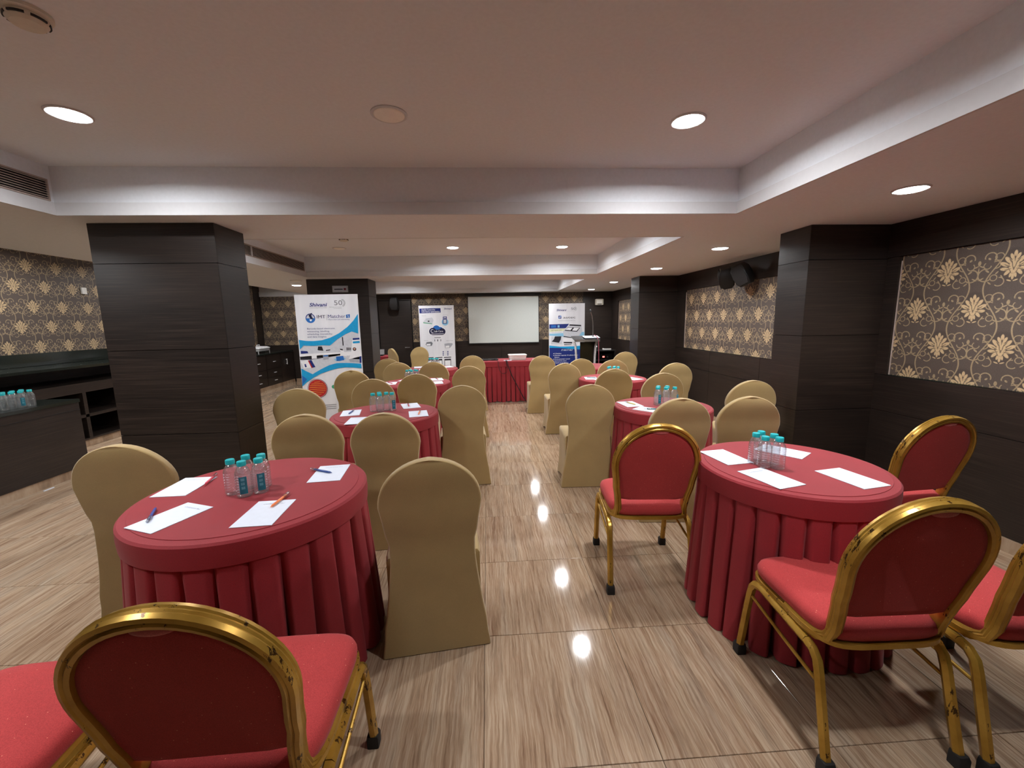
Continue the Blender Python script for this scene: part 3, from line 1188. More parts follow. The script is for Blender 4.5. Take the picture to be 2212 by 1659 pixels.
fabric_light = fabric('pale_red_grip', (190, 92, 92), 500, .9)
gold = make_gold()
GC = [((-.645, 1.03), 1, 'red and gold banquet chair at the lower left, its back closest to the camera'),
      ((-1.29, .985), 3, 'red and gold banquet chair cut off by the lower left picture edge'),
      ((.874, 2.24), -5, 'red and gold banquet chair on the aisle side of the nearest right table'),
      ((1.285, 1.32), -1.5, 'red and gold banquet chair in front of the nearest right table'),
      ((2.325, 2.21), 4, 'red and gold banquet chair between the nearest right table and the wall'),
      ((1.79, 1.285), 0, 'red and gold banquet chair cut off by the right picture edge')]
for i, ((x, y), deg, lab) in enumerate(GC):
    if i == 0:
        gold.location = (x, y, 0)
        gold.rotation_euler = (0, 0, math.radians(deg))
        gold['label'] = lab
        gold['group'] = 'red and gold banquet chairs'
    else:
        dup(gold, (x, y, 0), math.radians(deg), lab, 'red and gold banquet chairs')


# ------------------------------------------------------------------ lettering
def text_mesh(s, size, shear=0.0, bold=0.0, align='CENTER', space=1.0):
    cu = bpy.data.curves.new('lettering', 'FONT')
    cu.body = s
    cu.size = size
    cu.shear = shear
    cu.offset = bold
    cu.align_x = align
    cu.space_character = space
    cu.resolution_u = 3
    o = bpy.data.objects.new('lettering', cu)
    COL.objects.link(o)
    dg = bpy.context.evaluated_depsgraph_get()
    me = bpy.data.meshes.new_from_object(o.evaluated_get(dg))
    bpy.data.objects.remove(o)
    bpy.data.curves.remove(cu)
    me.materials.clear()
    return me


# ------------------------------------------------------------------ notepads and pens
pad_txt = text_mesh('Conference Pad', .0125, .35, 0.0)
M_INK = simple('pad_ink_grey', (150, 160, 180), .8)
pad_m = MB().box((-.0725, -.11, 0), (.0725, .11, .002)).mesh('sheet')


def notepad(tk, x, y, deg, label):
    z = TABLE_H + .0006
    t = thing('notepad', label, 'notepad', (x, y, z), math.radians(deg), 'notepads on the round tables')
    link_mesh('sheet', pad_m, M_PAPER, t)
    o = link_mesh('heading', pad_txt, M_INK, t, (0, .074, .0024))
    return t


def pen(x, y, deg, rgb, label, z):
    c = simple('pen_%d_%d_%d' % rgb, rgb, .35)
    t = thing('pen', label, 'pen', (x, y, z), math.radians(deg), 'pens on the notepads')
    r = .0048
    MB().lathe([(.0012, -.062), (.0025, -.055), (r, -.048), (r, .052), (r * .8, .054)], 12).build('barrel', c, t, True)
    MB().lathe([(.0058, .028), (.0058, .074), (.0045, .078)], 12, 0, 0, False, True).build('cap', M_PENCLEAR, t, True)
    MB().box((-.0015, -.0078, .036), (.0015, -.0056, .076)).build('clip', M_PENCLEAR, t)
    for ch in t.children:
        ch.rotation_euler = (math.radians(-90), 0, 0)
        ch.location = (0, 0, .0058)
    return t


PADS = [('T1', -1.378, 1.858, 1, 'white notepad at the left rear of the nearest left table'),
        ('T1', -1.216, 1.547, -22, 'white notepad at the left front of the nearest left table'),
        ('T1', -.872, 1.55, 3, 'white notepad at the right front of the nearest left table'),
        ('T1', -.779, 1.961, 6, 'white notepad at the right rear of the nearest left table'),
        ('T2', 1.21, 1.98, 8, 'white notepad at the left of the nearest right table beside a chair'),
        ('T2', 1.245, 1.688, 14, 'white notepad at the front of the nearest right table'),
        ('T2', 1.59, 1.65, 10, 'white notepad at the right edge of the nearest right table'),
        ('T2', 1.556, 2.034, 36, 'white notepad behind the bottles on the nearest right table'),
        ('T3', -1.117, 3.341, 12, 'white notepad at the left of the second left table'),
        ('T3', -.682, 3.566, 18, 'white notepad at the right rear of the second left table'),
        ('T3', -.562, 3.237, 12, 'white notepad at the right front of the second left table'),
        ('T3', -.98, 3.06, 5, 'white notepad at the front of the second left table, mostly hidden by a chair'),
        ('T4', 1.19, 3.365, 6, 'white notepad at the left rear of the second right table'),
        ('T4', 1.265, 3.13, 42, 'white notepad at the front of the second right table'),
        ('T4', 1.665, 3.22, -20, 'white notepad at the right of the second right table'),
        ('T5', -1.175, 4.97, 6, 'white notepad at the left of the third left table'),
        ('T5', -1.03, 5.23, -12, 'white notepad at the left rear of the third left table'),
        ('T5', -.65, 5.225, 12, 'white notepad at the right rear of the third left table'),
        ('T5', -.62, 4.935, 10, 'white notepad at the right front of the third left table'),
        ('T6', -1.12, 6.72, 10, 'white notepad at the left of the farthest left table'),
        ('T6', -.98, 6.36, 10, 'white notepad at the front of the farthest left table'),
        ('T6', -.65, 6.70, 20, 'white notepad at the right of the farthest left table'),
        ('T7', 1.26, 4.97, -8, 'white notepad at the left of the third right table'),
        ('T7', 1.37, 4.77, 20, 'white notepad at the left front of the third right table'),
        ('T7', 1.74, 4.84, 20, 'white notepad at the right of the third right table'),
        ('T8', 1.50, 6.25, 10, 'white notepad at the left of the farthest right table')]
for a in PADS:
    notepad(*a)
ZP = TABLE_H + .0028


def pen_px(tip, cap, rgb, label):
    a, b = at(tip[0], tip[1], TABLE_H), at(cap[0], cap[1], TABLE_H)
    c, d = (a + b) / 2, b - a
    return pen(c.x, c.y, math.degrees(math.atan2(-d.x, d.y)), rgb, label, ZP)


pen_px((439.2, 1053.5), (469, 1026.7), (206, 62, 84), 'red pen with clear cap at the corner of a notepad')
pen_px((338, 1100), (320.8, 1128.8), (44, 62, 150), 'dark blue pen lying across the front left notepad')
pen_px((581, 1103), (624.2, 1068.5), (240, 128, 70), 'orange pen with clear cap across a notepad')
pen_px((719.7, 1024.7), (674, 1016.7), (30, 66, 140), 'blue pen with clear cap on the right rear notepad')
pen(-1.117, 3.34, 0, (40, 70, 150), 'blue pen on the left notepad of the second left table', ZP)
pen(-.70, 3.57, 14, (200, 60, 80), 'red pen on a notepad of the second left table', ZP)
pen(-.555, 3.24, 4, (240, 128, 70), 'orange pen on a notepad of the second left table', ZP)
pen(1.30, 3.12, 75, (20, 90, 88), 'green pen on the front notepad of the second right table', ZP)
pen(1.20, 3.365, 20, (200, 180, 90), 'yellow pen on the left rear notepad of the second right table', ZP)
pen(-1.175, 4.965, 40, (200, 60, 80), 'red pen on the left notepad of the third left table', ZP)
pen(-.65, 5.23, 20, (200, 60, 80), 'red pen on the right rear notepad of the third left table', ZP)
pen(1.27, 4.975, 60, (60, 66, 70), 'dark pen on the left notepad of the third right table', ZP)


# ------------------------------------------------------------------ water bottles
def make_bottle(with_label):
    t = thing('water_bottle', 'x', 'bottle')
    H = .152
    prof = [(.025, 0.0), (.029, .003), (.0305, .010)]
    z = .014
    while z < .092:
        prof += [(.0305, z), (.0285, z + .004), (.0305, z + .008)]
        z += .0105
    prof += [(.030, .098), (.028, .108), (.023, .120), (.0165, .130), (.0125, .134), (.0125, .142)]
    n = 24
    rings = []
    for r, zz in prof:
        rings.append([(r * (1 - .02 * math.cos(6 * 2 * math.pi * j / n) * (1 if zz < .012 else .3)) * math.cos(2 * math.pi * j / n), r * math.sin(2 * math.pi * j / n), zz) for j in range(n)])
    MB().loft(rings).build('body', M_WATER, t, True, 60)
    MB().lathe([(.0172, .133), (.0175, .135), (.0175, .150), (.016, .1525), (.003, .153)], 20).build('cap', M_TEAL, t, True, 50)
    if with_label:
        m = MB()
        pts = []
        angs = [math.radians(-90 - 27 + 54 * s / 8) for s in range(9)]
        lo = [(.0314 * math.cos(a), .0314 * math.sin(a)) for a in angs]
        vs_ = [(x, y, .018) for x, y in lo] + [(x, y, .092) for x, y in lo]
        fs_ = [(s, s + 1, s + 10, s + 9) for s in range(8)]
        m.add(vs_, fs_)
        lb = m.build('label', M_TLABEL, t, True, 80)
        for q, w in enumerate((.0045, .006, .0045)):
            x = -.008 + q * .0065
            pass
        mm = MB()
        for q in range(3):
            zz = .086 - q * .018
            for s in range(4):
                a0 = math.radians(-90 - 12 + s * 6.2)
                a1 = a0 + math.radians(3.6)
                ps = [(.0317 * math.cos(a), .0317 * math.sin(a)) for a in (a0, a1)]
                mm.add([(ps[0][0], ps[0][1], zz - .011), (ps[1][0], ps[1][1], zz - .011), (ps[1][0], ps[1][1], zz), (ps[0][0], ps[0][1], zz)], [(0, 1, 2, 3)])
        mm.build('label_print', simple('label_print_pale', (110, 170, 186), .5), lb)
    return t


bot_plain = make_bottle(False)
bot_label = make_bottle(True)
bused = {0: False, 1: False}
BG = 'small water bottles with teal caps'


def bottle(x, y, z, lab, labelled, rz):
    src = bot_label if labelled else bot_plain
    k_ = 1 if labelled else 0
    if not bused[k_]:
        bused[k_] = True
        src.location = (x, y, z)
        src.rotation_euler = (0, 0, rz)
        src['label'] = lab
        src['group'] = BG
    else:
        dup(src, (x, y, z), rz, lab, BG)


ZT = TABLE_H + .0005
WHERE = ['front left', 'front middle', 'front right', 'rear left', 'rear right']


def cluster(tk, pts, labelled=(1, 2)):
    for i, (x, y) in enumerate(pts):
        bottle(x, y, ZT, 'clear water bottle with teal cap, %s of the cluster on %s' % (WHERE[i], TNAME[tk]), i in labelled, math.radians(18 + 9 * i))


cluster('T1', [(-1.108, 1.757), (-1.045, 1.728), (-.995, 1.762), (-1.075, 1.812), (-1.012, 1.818)])
cluster('T2', [(1.305, 1.822), (1.358, 1.798), (1.372, 1.855), (1.30, 1.882), (1.345, 1.91)], labelled=())
cluster('T3', [(-.945, 3.375), (-.885, 3.355), (-.795, 3.39), (-.905, 3.42), (-.845, 3.41)], labelled=(2,))
cluster('T4', [(1.40, 3.30), (1.46, 3.275), (1.535, 3.28), (1.43, 3.36), (1.50, 3.345)], labelled=(0, 2))
cluster('T5', [(-.98, 5.02), (-.92, 5.0), (-.86, 5.02), (-.95, 5.07), (-.89, 5.07)], labelled=())
cluster('T6', [(-.92, 6.6), (-.86, 6.58), (-.80, 6.6), (-.89, 6.65), (-.83, 6.65)], labelled=())
cluster('T7', [(1.44, 4.84), (1.50, 4.82), (1.56, 4.84), (1.47, 4.89), (1.53, 4.89)], labelled=())

# ------------------------------------------------------------------ left side: counter, back bar, cabinet
t = thing('serving_counter', 'dark wood serving counter with polished top at the left picture edge', 'counter', (-4.12, 1.4, 0))
L = 4.33 - 1.4
MB().box((-.7, 0, 0), (-.01, L - .01, .085)).build('plinth', M_TILE, t)
MB().box((-.7, 0, .085), (0, L, .735)).build('body', M_WOOD, t)
MB().box((-.004, 0, .66), (.004, L, .664)).build('groove', M_GAP, t)
MB().loft([[(x - .35, y + L / 2, z) for x, y in rrect(.36, L / 2 + .012, .01)] for z in (.737, .768)]).build('worktop', M_GRANITE, t)
for i, (x, y) in enumerate([(-4.20, 3.985), (-4.21, 3.92), (-4.22, 3.855), (-4.215, 3.785), (-4.23, 3.715), (-4.285, 4.0), (-4.29, 3.93), (-4.295, 3.86), (-4.30, 3.79), (-4.30, 3.72)]):
    bottle(x, y, .7695, 'teal-capped water bottle on the counter, %s from far end, %s row' % (['first', 'second', 'third', 'fourth', 'fifth'][i % 5], 'front' if i < 5 else 'rear'), i in (1,), math.radians(60))

t = thing('back_bar', 'dark wood back bar with stepped granite ledge and open cubby shelves', 'shelf unit', (XL, 2.0, 0))
L = 6.9
D = -XL - 5.02
MB().box((0, 0, 0), (D - .02, L, .085)).build('plinth', M_TILE, t)
MB().box((0, 0, .085), (.02, L, 1.0)).build('back_panel', M_WOOD, t)
MB().box((0, 0, .985), (D + .02, L, 1.015)).build('ledge', M_GRANITE, t)
MB().box((0, 0, 1.018), (.12, L, 1.17)).build('upstand', M_GRANITE, t)
MB().box((.02, 0, .68), (D, L, .80)).build('top_rail', M_WOOD, t)
MB().box((.02, 0, .085), (D, L, .105)).build('shelf', M_WOOD, t)
MB().box((.02, 0, .37), (D, L, .405)).build('shelf', M_WOOD, t)
for q in range(0, 12):
    y = 3.35 - 2.0 - 2.0 + q * .66
    yy = (5.34 - 2.0) + (q - 5) * .66
    if 0 < yy < L - .04:
        MB().box((.02, yy, .105), (D, yy + .045, .68)).build('divider', M_WOOD, t)
MB().box((.02, L - .03, .085), (D, L, .985)).build('side_panel', M_WOOD, t)

t = thing('buffet_cabinet', 'dark wood buffet cabinet with drawers beyond the near left pier', 'cabinet', (XL + .003, 8.95, 0))
L = YALC - .035 - 8.95
D = XL * -1 - 5.03
MB().box((0, 0, 0), (D + .008, L, .085)).build('plinth', M_TILE, t)
MB().box((0, 0, .085), (D, L, .80)).build('body', M_WOOD, t)
MB().box((0, 0, .802), (D + .02, L, .83)).build('worktop', M_GRANITE, t)
for q in range(3):
    y0 = .02 + q * L / 3
    if q == 2:
        d = MB().box((D, y0, .10), (D + .014, y0 + L / 3 - .02, .79)).build('cabinet_door', M_WOOD, t)
        MB().box((D + .03, y0 + .24, .50), (D + .042, y0 + .262, .64)).box((D + .014, y0 + .243, .51), (D + .03, y0 + .259, .525)).box((D + .014, y0 + .243, .615), (D + .03, y0 + .259, .63)).build('handle', M_ALU, d)
        continue
    for (z0, z1) in ((.10, .28), (.285, .46), (.465, .79)):
        d = MB().box((D, y0, z0), (D + .014, y0 + L / 3 - .02, z1)).build('drawer', M_WOOD, t)
        MB().box((D + .014, y0 + L / 6 - .05, (z0 + z1) / 2 - .006), (D + .034, y0 + L / 6 + .05, (z0 + z1) / 2 + .006)).build('handle', M_ALU, d)

t = thing('chafing_dish', 'chrome chafing dish on the dark buffet cabinet', 'chafing dish', (-5.34, 9.95, .832))
MB().loft([[(x, y, z) for x, y in rrect(.16, .26, .05)] for z in (.05, .10)] + [[(x, y, .105) for x, y in rrect(.175, .275, .05)]]).build('pan', M_ALU, t, True)
MB().loft([[(x, y, z) for x, y in rrect(a, b, .05)] for a, b, z in ((.17, .27, .107), (.165, .262, .125), (.13, .22, .145), (.06, .14, .152))]).build('lid', M_ALU, t, True)
MB().tube([(.02, -.06, .15), (.02, -.06, .185), (.02, .06, .185), (.02, .06, .15)], .008).build('lid_handle', M_ALU, t, True)
for sx in (-1, 1):
    for sy in (-1, 1):
        MB().tube([(sx * .14, sy * .24, 0), (sx * .14, sy * .24, .06)], .01).build('leg', M_ALU, t, True)

tag(MB().box((-4.085, 3.83, .0005), (-4.075, 3.92, .006)).build('paper_slip', M_PAPER), 'thin white slip lying on the floor by the serving counter', 'paper')
tag(MB().box((0, 0, 0), (.02, .07, .09)).build('wall_switch', M_WHITEP), 'small white switch plate on the left wallpaper by the near pier', 'switch').location = (XL, 6.32, 1.95)


# ------------------------------------------------------------------ banners
class Banner:
    def __init__(self, label, x0, x1, y, H, rz=0.0):
        self.W = abs(x1 - x0)
        self.H = H
        self.t = thing('rollup_banner', label, 'banner', (x0, y, 0), rz, 'roll-up banners')
        W = self.W
        MB().loft([[(W / 2 + x, yy, z) for x, yy in rrect(W / 2 + .012, .06, .02)] for z in (0, .06)] + [[(W / 2 + x, yy, .075) for x, yy in rrect(W / 2, .045, .02)]]).build('base', M_STEEL, self.t, True)
        MB().tube([(W / 2, .045, .07), (W / 2, .02, H - .01)], .009).build('pole', M_STEEL, self.t, True)
        MB().box((0, -.012, H - .025), (W, .004, H)).build('top_rail', M_STEEL, self.t)
        # gently rippled sheet
        nx, nz = 18, 30
        vs_, fs_ = [], []
        for i in range(nz + 1):
            for j in range(nx + 1):
                vs_.append((W * j / nx, -.0125, .06 + (H - .06) * i / nz))
        for i in range(nz):
            for j in range(nx):
                a = i * (nx + 1) + j
                fs_.append((a, a + 1, a + nx + 2, a + nx + 1))
        n0 = len(vs_)
        vs_ += [(x, y + .0008, z) for x, y, z in vs_]
        fs_ += [tuple(q + n0 for q in f[::-1]) for f in fs_]
        self.sheet = MB().add(vs_, fs_).build('printed_sheet', M_BANNER, self.t)
        self.layer = 0

    def y(self, lay):
        return -.0125 - .0006 * lay

    def poly(self, pts, mat, lay=1, name='print_shape'):
        o = MB().add([(x, self.y(lay), z) for x, z in pts], [tuple(range(len(pts)))]).build(name, mat, self.t)
        return o

    def strip(self, up, lo, mat, lay=1, name='print_shape'):
        """area between two polylines with the same number of points"""
        n = len(up)
        vs_ = [(x, self.y(lay), z) for x, z in lo] + [(x, self.y(lay), z) for x, z in up]
        return MB().add(vs_, [(i, i + 1, n + i + 1, n + i) for i in range(n - 1)]).build(name, mat, self.t)

    def disc(self, cx, cz, r, mat, lay=1, n=40, a0=0, a1=360, rin=0.0, jag=0.0, name='print_shape'):
        pts = []
        for j in range(n + 1):
            a = math.radians(a0 + (a1 - a0) * j / n)
            rr_ = r * (1 + (jag if j % 2 else -jag))
            pts.append((cx + rr_ * math.cos(a), cz + rr_ * math.sin(a)))
        if rin > 0:
            ins = [(cx + rin * math.cos(math.radians(a0 + (a1 - a0) * j / n)), cz + rin * math.sin(math.radians(a0 + (a1 - a0) * j / n))) for j in range(n + 1)]
            return self.strip(pts, ins, mat, lay, name)
        if a1 - a0 >= 360:
            pts = pts[:-1]
        return self.poly(pts, mat, lay, name)

    def rect(self, x0, z0, x1, z1, mat, lay=1):
        return self.poly([(x0, z0), (x1, z0), (x1, z1), (x0, z1)], mat, lay)

    def text(self, s, x, z, size, mat, lay=2, shear=0.0, bold=0.0, align='LEFT', fitw=None):
        me = text_mesh(s, size, shear, bold, align)
        o = link_mesh('lettering', me, mat, self.t, (x, self.y(lay), z))
        o.rotation_euler = (math.radians(90), 0, 0)
        if fitw:
            xs = [v.co.x for v in me.vertices]
            w = max(xs) - min(xs)
            if w > 0:
                o.scale = (fitw / w, 1, 1)
        return o


def _banner_mat():
    t_ = NT('banner_vinyl')
    co = t_.coord('Object')
    nz = t_.noise(t_.mapping(co, (9, 1, 1.2)), 1.0, 2)
    t_.set(Base_Color=t_.ramp(nz, [(0.3, srgb(226, 228, 234)), (0.7, srgb(236, 238, 243))]), Roughness=.28)
    t_.bump(nz, .5, .01)
    return t_.m


M_BANNER = _banner_mat()
NAVY = simple('print_navy', (24, 44, 120), .4, noise=.02)
DNAVY = simple('print_dark_navy', (22, 24, 62), .4, noise=.02)
BLUE = simple('print_blue', (40, 110, 190), .4, noise=.03)
CYAN = simple('print_cyan', (26, 158, 214), .4, noise=.03)
LBLUE = simple('print_light_blue', (140, 200, 232), .4, noise=.03)
PGREY = simple('print_grey', (118, 122, 130), .4, noise=.02)
LGREY = simple('print_light_grey', (206, 210, 218), .4, noise=.03)
MGREY = simple('print_mid_grey', (170, 174, 184), .4, noise=.03)
PBLACK = simple('print_black', (34, 34, 44), .4, noise=.02)
PRED = simple('print_red', (186, 36, 40), .4, noise=.02)
PDRED = simple('print_dark_red', (110, 24, 40), .4, noise=.02)
PYEL = simple('print_yellow', (246, 190, 70), .4, noise=.02)
PWHITE = simple('print_white', (240, 242, 246), .4, noise=.01)
PSKIN = simple('print_skin', (214, 160, 136), .4, noise=.02)
PGREEN = simple('print_green', (60, 160, 120), .4, noise=.02)

# big banner on the left
b1 = Banner('large roll-up banner with blue swooshes standing before the second left pier', -2.43, -1.64, 5.5, 1.84)
S = b1.W / 765.0


def g1(x, y):
    l = 70 + (y - 95) * .12
    r = 835 + (y - 103) * .0865
    return ((x - l) / (r - l) * b1.W, b1.H - (y - 97) * S * 1.02)


def G(lst):
    return [g1(*p) for p in lst]


def tx(b, g_, s, x0, x1, ybase, cap, mat, lay=2, shear=0., bold=0.):
    """text whose cap height is `cap` source px, squeezed to run x0..x1"""
    a, c = g_(x0, ybase), g_(x1, ybase)
    b.text(s, a[0], a[1], cap * b.pxs / .69, mat, lay, shear, bold, 'LEFT', c[0] - a[0])


b1.pxs = S
tx(b1, g1, 'Shivani', 258, 470, 238, 42, NAVY, 2, .2, .0012)
tx(b1, g1, 'Innovating IVF in India', 262, 468, 257, 9, PGREY)
tx(b1, g1, '50', 552, 650, 226, 58, PGREY)
q = g1(640, 200)
b1.disc(q[0], q[1], 48 * S, PGREY, 2, 30, -70, 80, 43 * S)
b1.disc(q[0], q[1], 36 * S, PGREY, 2, 30, -70, 80, 32 * S)
tx(b1, g1, 'YEARS celebrating in innovation', 496, 645, 252, 9, PGREY)
tx(b1, g1, 'innovation', 550, 645, 268, 8, PGREY)
q = g1(275, 378)
b1.disc(q[0], q[1], 58 * S, NAVY, 1, 40, 0, 360, 48 * S)
b1.disc(q[0], q[1], 58 * S, BLUE, 2, 30, 180, 360)
b1.disc(q[0], q[1] + 6 * S, 44 * S, LGREY, 1, 40)
b1.poly(G([(250, 335), (285, 330), (290, 360), (310, 385), (290, 395), (262, 365)]), DNAVY, 3)
b1.poly(G([(268, 322), (292, 314), (294, 324), (270, 330)]), DNAVY, 3)
b1.poly(G([(262, 392), (300, 385), (290, 412), (275, 415)]), PWHITE, 3)
tx(b1, g1, 'IMT', 347, 450, 380, 38, DNAVY, 2)
b1.poly(G([(469, 335), (472, 335), (474, 405), (471, 405)]), PGREY, 2)
tx(b1, g1, 'Matcher', 481, 690, 378, 40, NAVY, 2)
b1.poly(G([(700, 342), (746, 336), (748, 378), (703, 382)]), BLUE, 2)
tx(b1, g1, '5', 715, 735, 376, 30, PWHITE, 3)
tx(b1, g1, 'More than just witnessing', 490, 742, 404, 13, NAVY)
for q, (s, x1) in enumerate((('Barcode-based electronic', 568), ('witnessing, labelling,', 508), ('scheduling, traceability', 540), ('and data insights', 470))):
    tx(b1, g1, s, 238 + 3 * q, x1, 512 + 33 * q, 19, NAVY, 2)
# photograph strip
b1.strip(G([(150, 700), (300, 690), (450, 680), (560, 640), (700, 560), (850, 540)]), G([(185, 985), (300, 1065), (430, 1010), (590, 930), (720, 935), (893, 945)]), LGREY, 1)
b1.poly(G([(160, 810), (540, 800), (860, 790), (880, 800), (885, 838), (165, 850)]), PWHITE, 2)
b1.poly(G([(165, 842), (530, 822), (640, 815), (640, 835), (300, 880), (170, 880)]), PBLACK, 2)
b1.poly(G([(170, 770), (250, 775), (262, 800), (175, 806)]), NAVY, 3)
b1.poly(G([(375, 720), (420, 722), (440, 775), (400, 770), (370, 765)]), PBLACK, 3)
b1.poly(G([(470, 765), (520, 760), (520, 770), (470, 776)]), PBLACK, 3)
b1.poly(G([(655, 612), (668, 612), (680, 715), (668, 716)]), PBLACK, 3)
b1.poly(G([(436, 830), (498, 826), (505, 880), (440, 886)]), MGREY, 3)
b1.poly(G([(440, 832), (496, 828), (497, 842), (441, 846)]), BLUE, 4)
b1.poly(G([(175, 900), (270, 880), (300, 890), (325, 975), (215, 990)]), PWHITE, 3)
b1.poly(G([(270, 888), (300, 884), (350, 972), (318, 980)]), NAVY, 4)
b1.poly(G([(258, 890), (272, 888), (320, 980), (305, 984)]), PRED, 4)
b1.poly(G([(218, 935), (236, 932), (248, 970), (230, 974)]), NAVY, 4)
b1.poly(G([(300, 830), (360, 828), (365, 868), (305, 872)]), PWHITE, 4)
b1.poly(G([(590, 850), (676, 842), (690, 895), (600, 905)]), BLUE, 3)
b1.poly(G([(565, 880), (600, 868), (690, 862), (710, 880), (640, 908), (590, 905)]), LBLUE, 2)
b1.poly(G([(630, 750), (672, 765), (720, 850), (660, 840)]), PWHITE, 3)
b1.poly(G([(632, 752), (670, 758), (672, 775), (640, 768)]), PBLACK, 4)
for q in range(4):
    b1.poly(G([(712 + q * 15, 740 + q), (720 + q * 15, 740 + q), (724 + q * 15, 775), (716 + q * 15, 776)]), PBLACK, 4)
b1.poly(G([(783, 625), (866, 622), (892, 888), (745, 882), (770, 810)]), PWHITE, 3)
b1.poly(G([(785, 627), (866, 624), (868, 645), (787, 650)]), NAVY, 4)
b1.poly(G([(788, 668), (870, 662), (872, 688), (790, 692)]), CYAN, 4)
q = g1(810, 762)
b1.disc(q[0], q[1], 22 * S, PBLACK, 4, 20)
b1.disc(q[0], q[1] + 3 * S, 12 * S, PSKIN, 5, 20)
b1.poly(G([(745, 888), (890, 850), (897, 935), (760, 918)]), MGREY, 3)
b1.poly(G([(870, 855), (893, 850), (897, 930), (876, 935)]), NAVY, 4)
# swooshes
b1.strip(G([(145, 635), (230, 650), (320, 654), (420, 645), (520, 615), (620, 565), (720, 490), (790, 415), (843, 335)]),
         G([(162, 755), (200, 705), (320, 712), (420, 706), (515, 712), (600, 640), (700, 575), (775, 545), (852, 572)]), CYAN, 6)
b1.strip(G([(184, 985), (240, 1020), (320, 1060), (420, 1000), (510, 955), (600, 930), (700, 930), (800, 935), (893, 945)]),
         G([(205, 1210), (250, 1165), (330, 1105), (420, 1055), (520, 1020), (620, 993), (710, 985), (800, 990), (899, 1003)]), CYAN, 6)
b1.poly(G([(192, 1070), (255, 1120), (205, 1195)]), BLUE, 7)
q = g1(385, 1240)
b1.disc(q[0], q[1], 122 * S, PDRED, 6, 96, 0, 360, 0, .012)
b1.disc(q[0], q[1], 116 * S, PWHITE, 7, 60)
b1.disc(q[0], q[1], 113 * S, PRED, 8, 60)
for i, (w, dy) in enumerate(((70, 82), (150, 60), (190, 38), (200, 14), (200, -10), (190, -34), (150, -58), (80, -80))):
    b1.poly([(q[0] - w / 2 * S, q[1] + (dy - 5) * S), (q[0] + w / 2 * S, q[1] + (dy + 1) * S), (q[0] + w / 2 * S, q[1] + (dy + 5) * S), (q[0] - w / 2 * S, q[1] + (dy - 1) * S)], PYEL, 9, 'print_line')
for i in range(3):
    b1.poly(G([(480, 1452 + i * 24), (612, 1446 + i * 24), (612, 1453 + i * 24), (480, 1459 + i * 24)]), PGREY, 2, 'print_line')
q = g1(572, 1225)
b1.disc(q[0], q[1], 24 * S, PGREEN, 2)

# far left banner
b2 = Banner('white roll-up banner with a dark blue cloud against the far wall', -1.60, -.775, 10.0, 1.86)


def g2(x, y):
    l = 232 + (y - 210) * .034
    r = 1036 + (y - 205) * .04
    return ((x - l) / (r - l) * b2.W, b2.H - (y - 208) / 804.0 * b2.W)


def H2(lst):
    return [g2(*p) for p in lst]


b2.pxs = b2.W / 804
b2.poly(H2([(252, 275), (735, 270), (740, 370), (256, 382)]), NAVY, 1)
tx(b2, g2, 'Quality Control for', 300, 615, 318, 30, PWHITE, 2, 0, .0008)
tx(b2, g2, 'Laboratory optimisation', 302, 715, 360, 30, PWHITE, 2, 0, .0008)
tx(b2, g2, 'Shivani', 812, 992, 302, 34, NAVY, 2, .2, .001)
tx(b2, g2, 'Control', 305, 400, 445, 12, PGREY)
b2.poly(H2([(335, 590), (400, 500), (540, 480), (575, 540), (545, 625), (350, 605)]), LGREY, 1)
b2.poly(H2([(335, 585), (545, 620), (540, 632), (340, 605)]), PGREEN, 2)
b2.poly(H2([(440, 552), (480, 550), (482, 576), (442, 578)]), PBLACK, 2)
tx(b2, g2, 'Connect', 790, 915, 432, 12, PGREY)
b2.disc(*g2(840, 590), 78 * b2.pxs, LBLUE, 1, 30)
b2.poly(H2([(792, 465), (880, 462), (885, 625), (785, 628)]), NAVY, 2)
b2.poly(H2([(806, 480), (866, 478), (868, 612), (802, 614)]), LGREY, 3)
b2.poly(H2([(808, 505), (864, 503), (864, 530), (808, 532)]), NAVY, 4)
for cx, cy, r, mt, ly in ((555, 800, 84, DNAVY, 3.4), (770, 805, 78, DNAVY, 3.7), (640, 745, 84, BLUE, 2.2), (730, 760, 60, BLUE, 2.5)):
    q = g2(cx, cy)
    b2.disc(q[0], q[1], (r + 14) * b2.pxs, PWHITE, 1 + ly * .1)
    b2.disc(q[0], q[1], r * b2.pxs, mt, ly)
b2.poly(H2([(545, 760), (780, 760), (780, 884), (545, 884)]), DNAVY, 3)
q = g2(548, 790)
b2.disc(q[0], q[1], 42 * b2.pxs, PWHITE, 4, 30, 60, 300, 30 * b2.pxs)
tx(b2, g2, 'Lab Care', 585, 790, 816, 40, PWHITE, 4, 0, .0006)
b2.poly(H2([(515, 852), (812, 848), (812, 862), (515, 868)]), LGREY, 4, 'print_line')
b2.poly(H2([(590, 935), (738, 933), (738, 948), (590, 950)]), PGREY, 1, 'print_line')
for x in (598, 665, 738):
    b2.poly(H2([(x - 10, 985), (x + 10, 985), (x + 8, 1030), (x - 8, 1030)]), PGREY if x != 665 else PBLACK, 1)
tx(b2, g2, 'Sensor', 350, 445, 1010, 12, PGREY)
b2.poly(H2([(385, 1100), (410, 1045), (520, 1035), (550, 1070), (530, 1130), (420, 1135)]), PGREY, 1)
b2.poly(H2([(405, 1085), (500, 1080), (498, 1120), (412, 1122)]), PWHITE, 2)
tx(b2, g2, 'Label Tool', 865, 1020, 1025, 14, PGREY)
b2.poly(H2([(820, 1090), (920, 1075), (1010, 1080), (1015, 1110), (950, 1190), (840, 1195)]), MGREY, 1)
b2.poly(H2([(850, 1140), (930, 1130), (940, 1180), (850, 1185)]), PWHITE, 2)
